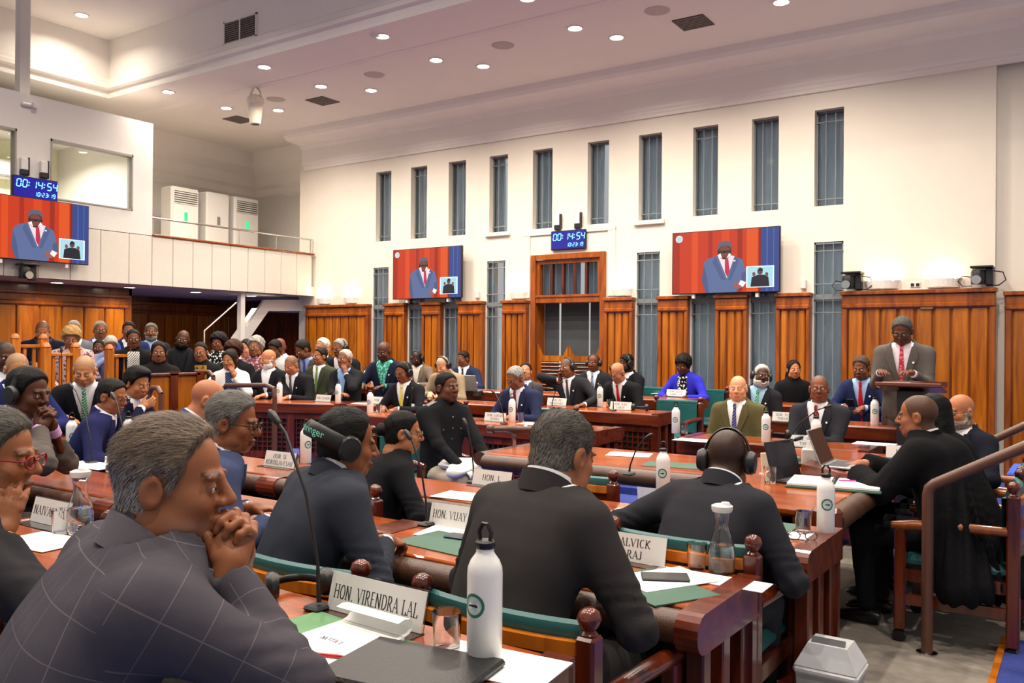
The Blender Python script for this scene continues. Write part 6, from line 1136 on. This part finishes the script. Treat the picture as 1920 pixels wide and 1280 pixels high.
def headset_on_desk(px, py, z, label, s=1.):
    p = onZ(px, py, z); e = empty('headphones', (p[0], p[1], z), random.random()*3, label, 'headphones', 'spare headphones lying on desks'); e.scale = (s, s, s)
    MB().tube([(.075*math.cos(a), .02+.085*math.sin(a), .03) for a in [PI*i/12 for i in range(13)]], [(.011, .006)]*13, 8, flat=(0, 0, 1)).build('headband', M_BLACK, e, True)
    for x in (-.075, .075): MB().lathe([(.0005, -.018), (.032, -.018), (.04, -.006), (.04, .006), (.034, .018), (.0005, .02)], 16, (x, 0, .04), 'x').build('ear_cup', M_BLACK, e, True)
headset_on_desk(560, 1120, .82, 'black headphones on the nearest desk behind the microphone'); headset_on_desk(1460, 822, .75, 'black headphones between the olive jacket man and the folded arms'); headset_on_desk(148, 800, .77, 'black headphones before the man with the green striped tie'); headset_on_desk(1200, 770, .82, 'black headphones right of the bald man with the red tie')
# ---- laptops, slope box, binder, phone set
def laptop(loc, rz, label, body, ang=105, s=1., scr=None):
    e = empty('laptop', loc, rz, label, 'laptop', 'open laptops'); e.scale = (s, s, s); MB().box(-.155, -.11, 0, .155, .11, .014, b=.004).build('base', body, e); bx('keyboard', mat('dark_keys', '3a3a3e', .6), e, -.13, -.02, .0135, .13, .085, .0155); bx('trackpad', mat('trackpad', 'a8a8aa', .4), e, -.045, -.095, .0138, .045, -.03, .0148)
    Mx = Matrix.Translation((0, .11, .012)) @ Matrix.Rotation(math.radians(ang-90), 4, 'X').inverted(); MB().box(-.155, 0, 0, .155, .008, .215, b=.003, M=Mx).build('screen_lid', body, e); MB().box(-.148, -.001, .008, .148, .0005, .208, M=Mx).build('display', scr or mat('dark_display', '26282e', .2), e)
    return e
SIL = mat('silver_laptop', 'b4b6ba', .3, .6); BLK = mat('black_laptop', '1c1c20', .4)
e = empty('writing_slope', (-1.16, 5.25, .78), PI/2, 'wooden writing slope holding the silver laptop', 'writing box')
MB().prism([(-.2, 0), (.2, 0), (.2, .09), (-.2, .03)], -.24, .24, 'yz').build('sloped_box', W_DESK, e); bx('lip', W_DARK, e, -.24, -.21, .0, .24, -.2, .05); p = e.location
l = laptop((-1.16, 5.25, .845), PI/2, 'silver laptop open on the writing slope before the gowned man', SIL, 112); l.rotation_euler = (0, 0, PI/2)
p = onZ(1505, 905, .78); laptop((p[0], p[1]+.05, .78), PI/2-.25, 'black laptop open beside the white binder', BLK, 105)
p = onZ(878, 733, .89); laptop((p[0], p[1]+.12, .89), PI, 'silver laptop in front of the man in the far back row', SIL, 105)
p = onZ(1565, 912, .78); e = empty('ring_binder', (p[0], p[1], .78), .15, 'open white ring binder with a pink pen on the clerks table', 'binder'); MB().box(-.24, -.16, 0, .24, .16, .012, b=.003).build('cover', M_GREEN, e)
for x in (-.12, .12): MB().box(x-.112, -.15, .012, x+.112, .15, .03, b=.004).build('page_block', M_PAPER, e)
for k in range(9): MB().tube([(.03*math.cos(a)*.6, -.13+k*.032, .02+.018*math.sin(a)) for a in [PI*i/6 for i in range(7)]], .0018, 5).build('ring', M_BLACK, e)
MB().tube([(.02, .02, .034), (.15, .05, .034)], .004, 8).build('pen', mat('pink_plastic', 'c02a90', .4), e, True)
p = onZ(1485, 900, .78); e = empty('tissue_box', (p[0]+.02, p[1]+.32, .78), .2, 'white carton standing between the laptops', 'carton'); MB().box(-.05, -.05, 0, .05, .05, .15, b=.004).build('box', M_WHITE, e); MB().prism([(-.03, .15), (.03, .15), (.012, .19), (-.02, .2)], -.008, .008, 'xz').build('tissue', M_PAPER, e)
p = onZ(1470, 880, .78); e = empty('desk_console', (p[0]-.03, p[1]+.2, .78), .9, 'dark desk console beside the clerks microphone', 'console'); MB().prism([(-.09, 0), (.09, 0), (.09, .06), (-.09, .02)], -.11, .11, 'yz').build('housing', M_BLACK, e)
for k in range(6): bx('key', mat('grey_key', '8a8a8c', .5), e, -.09+k*.03, -.02, .03, -.07+k*.03, .03, .052)
p = onZ(1452, 905, .78); e = empty('desk_sign', (p[0]-.1, p[1]+.3, .78), .7, 'small beige stand behind the clerks microphone', 'stand'); MB().box(-.07, -.01, 0, .07, .0, .13, b=.004, M=Matrix.Rotation(-.2, 4, 'X')).build('board', mat('beige_board', 'cfc4ae', .6), e); bx('foot', mat('beige_board', 'cfc4ae', .6), e, -.07, -.04, 0, .07, .04, .006)
# speaker's notes, wrist watch, white cloth on the officer's knees, phone in hand
o = MB().box(-.11, -.15, 0, .11, .15, .004, M=Matrix.Rotation(math.radians(-10), 4, 'X')).build('speech_notes', M_PAPER); L_ = [x for x in D_.objects if x.name == 'lectern'][0]
q = [c for c in L_.children if c.name.startswith('reading_board')][0]; zt = max(v.co.z for v in q.data.vertices); o.location = (L_.location.x-.09, L_.location.y, L_.location.z+zt-.028); tag(o, 'white speech notes lying on the lectern', 'paper')
def in_root(pr, pt): return pr[0].matrix_world @ Vector(pt)
bpy.context.view_layer.update()
sd, S, E, Wp, RHd, cu = p_red[3][0]; u = Vector((Wp-E)).normalized(); c = Vector(Wp)-u*.012
MB().tube([c-u*.011, c-u*.008, c+u*.008, c+u*.011], [.031, .034, .034, .031], 16).build('wrist_watch', mat('gold', 'c8a03a', .25, .9), p_red[0], True)
hd = [mb_ for mb_ in p_beh[0].children if mb_.name.startswith('headphone_band')][0]
cu_ = D_.curves.new('word', 'FONT'); cu_.body = 'behringer'; cu_.size = .03; cu_.align_x = 'CENTER'; cu_.align_y = 'CENTER'; to = D_.objects.new('word', cu_); COL.objects.link(to); bpy.context.view_layer.update()
me = bpy.data.meshes.new_from_object(to.evaluated_get(bpy.context.evaluated_depsgraph_get())); D_.objects.remove(to)
H4 = p_beh[2]; R = .147
for v in me.vertices:   # wrap the word round the outside of the band
    x, y = v.co.x*1.25, v.co.y*1.25; a = PI/2-x/.118*.9-.36; rr = R*math.sin(a); nx, ny = math.cos(a)/.096, -math.sin(a)/.135; nl_ = math.hypot(nx, ny); q = H4 @ Vector((.094*math.cos(a)*1.02+nx/nl_*.0115, -.02-rr*.92+ny/nl_*.0115, .35*rr+y)); v.co = q
me.materials.append(mat('mint_print', '8ae8d0', .5)); link('printed_word', me, p_beh[0])
bpy.context.view_layer.update()
e = empty('white_cloth', (0, 0, 0), 0, 'white folded cloth lying across the knees of the officer', 'cloth')
pu = p_uni[0]; Mw = pu.matrix_world
def f_cl(Q): return smin(smin(el(Q, (0, .3, .63), (.2, .2, .03)), el(Q, (.02, .42, .6), (.23, .09, .07)), .05), el(Q, (-.06, .47, .5), (.15, .05, .12)), .05)+.008*np.sin(40*Q[:, 0]+20*Q[:, 1])+.006*np.sin(55*Q[:, 2]+23*Q[:, 0])
v, f = surface_nets(f_cl, (-.35, .0, .3), (.35, .62, .75), .011); me = np_mesh('cloth_folds', [(v, f, 0)], [mat('white_linen', 'f0efec', .8)]); me.transform(Mw); link('cloth_folds', me, e)
p = p_nvr; hp_ = Mw
for pr, lb in ((p_nvr, 'black phone held by the man in navy beside the lectern'),):
    wp = (pr[3][0][3]+pr[3][1][3])/2+np.array((0, .09, .03)); q = in_root(pr, wp); ang = pr[0].rotation_euler.z
    o = MB().box(-.036, -.005, -.07, .036, .005, .07, b=.004, M=Matrix.Rotation(-.5, 4, 'X')).build('mobile_phone', M_BLACK, None, False, q, ang); tag(o, lb, 'phone'); bx('screen_glass', mat('phone_screen', '203040', .15), o, -.032, -.0062, -.06, .032, -.005, .06)
# benches for the public under the gallery
for x, y0, y1, lb in ((-12.45, 4.6, 8.2, 'long wooden bench against the panelling under the gallery'), (-11.3, 4.6, 8.2, 'long wooden bench in the front public row')):
    e = empty('public_bench', (x, y0, .3), 0, lb, 'bench'); L = y1-y0; MB().box(-.25, 0, .38, .2, L, .43, b=.01).build('seat', W_FRAME, e); MB().box(-.3, 0, .43, -.26, L, .85, b=.01).build('backrest', W_FRAME, e)
    for k in range(4): bx('support', W_FRAME, e, -.25, k*(L-.06)/3, 0, .18, k*(L-.06)/3+.06, .38)
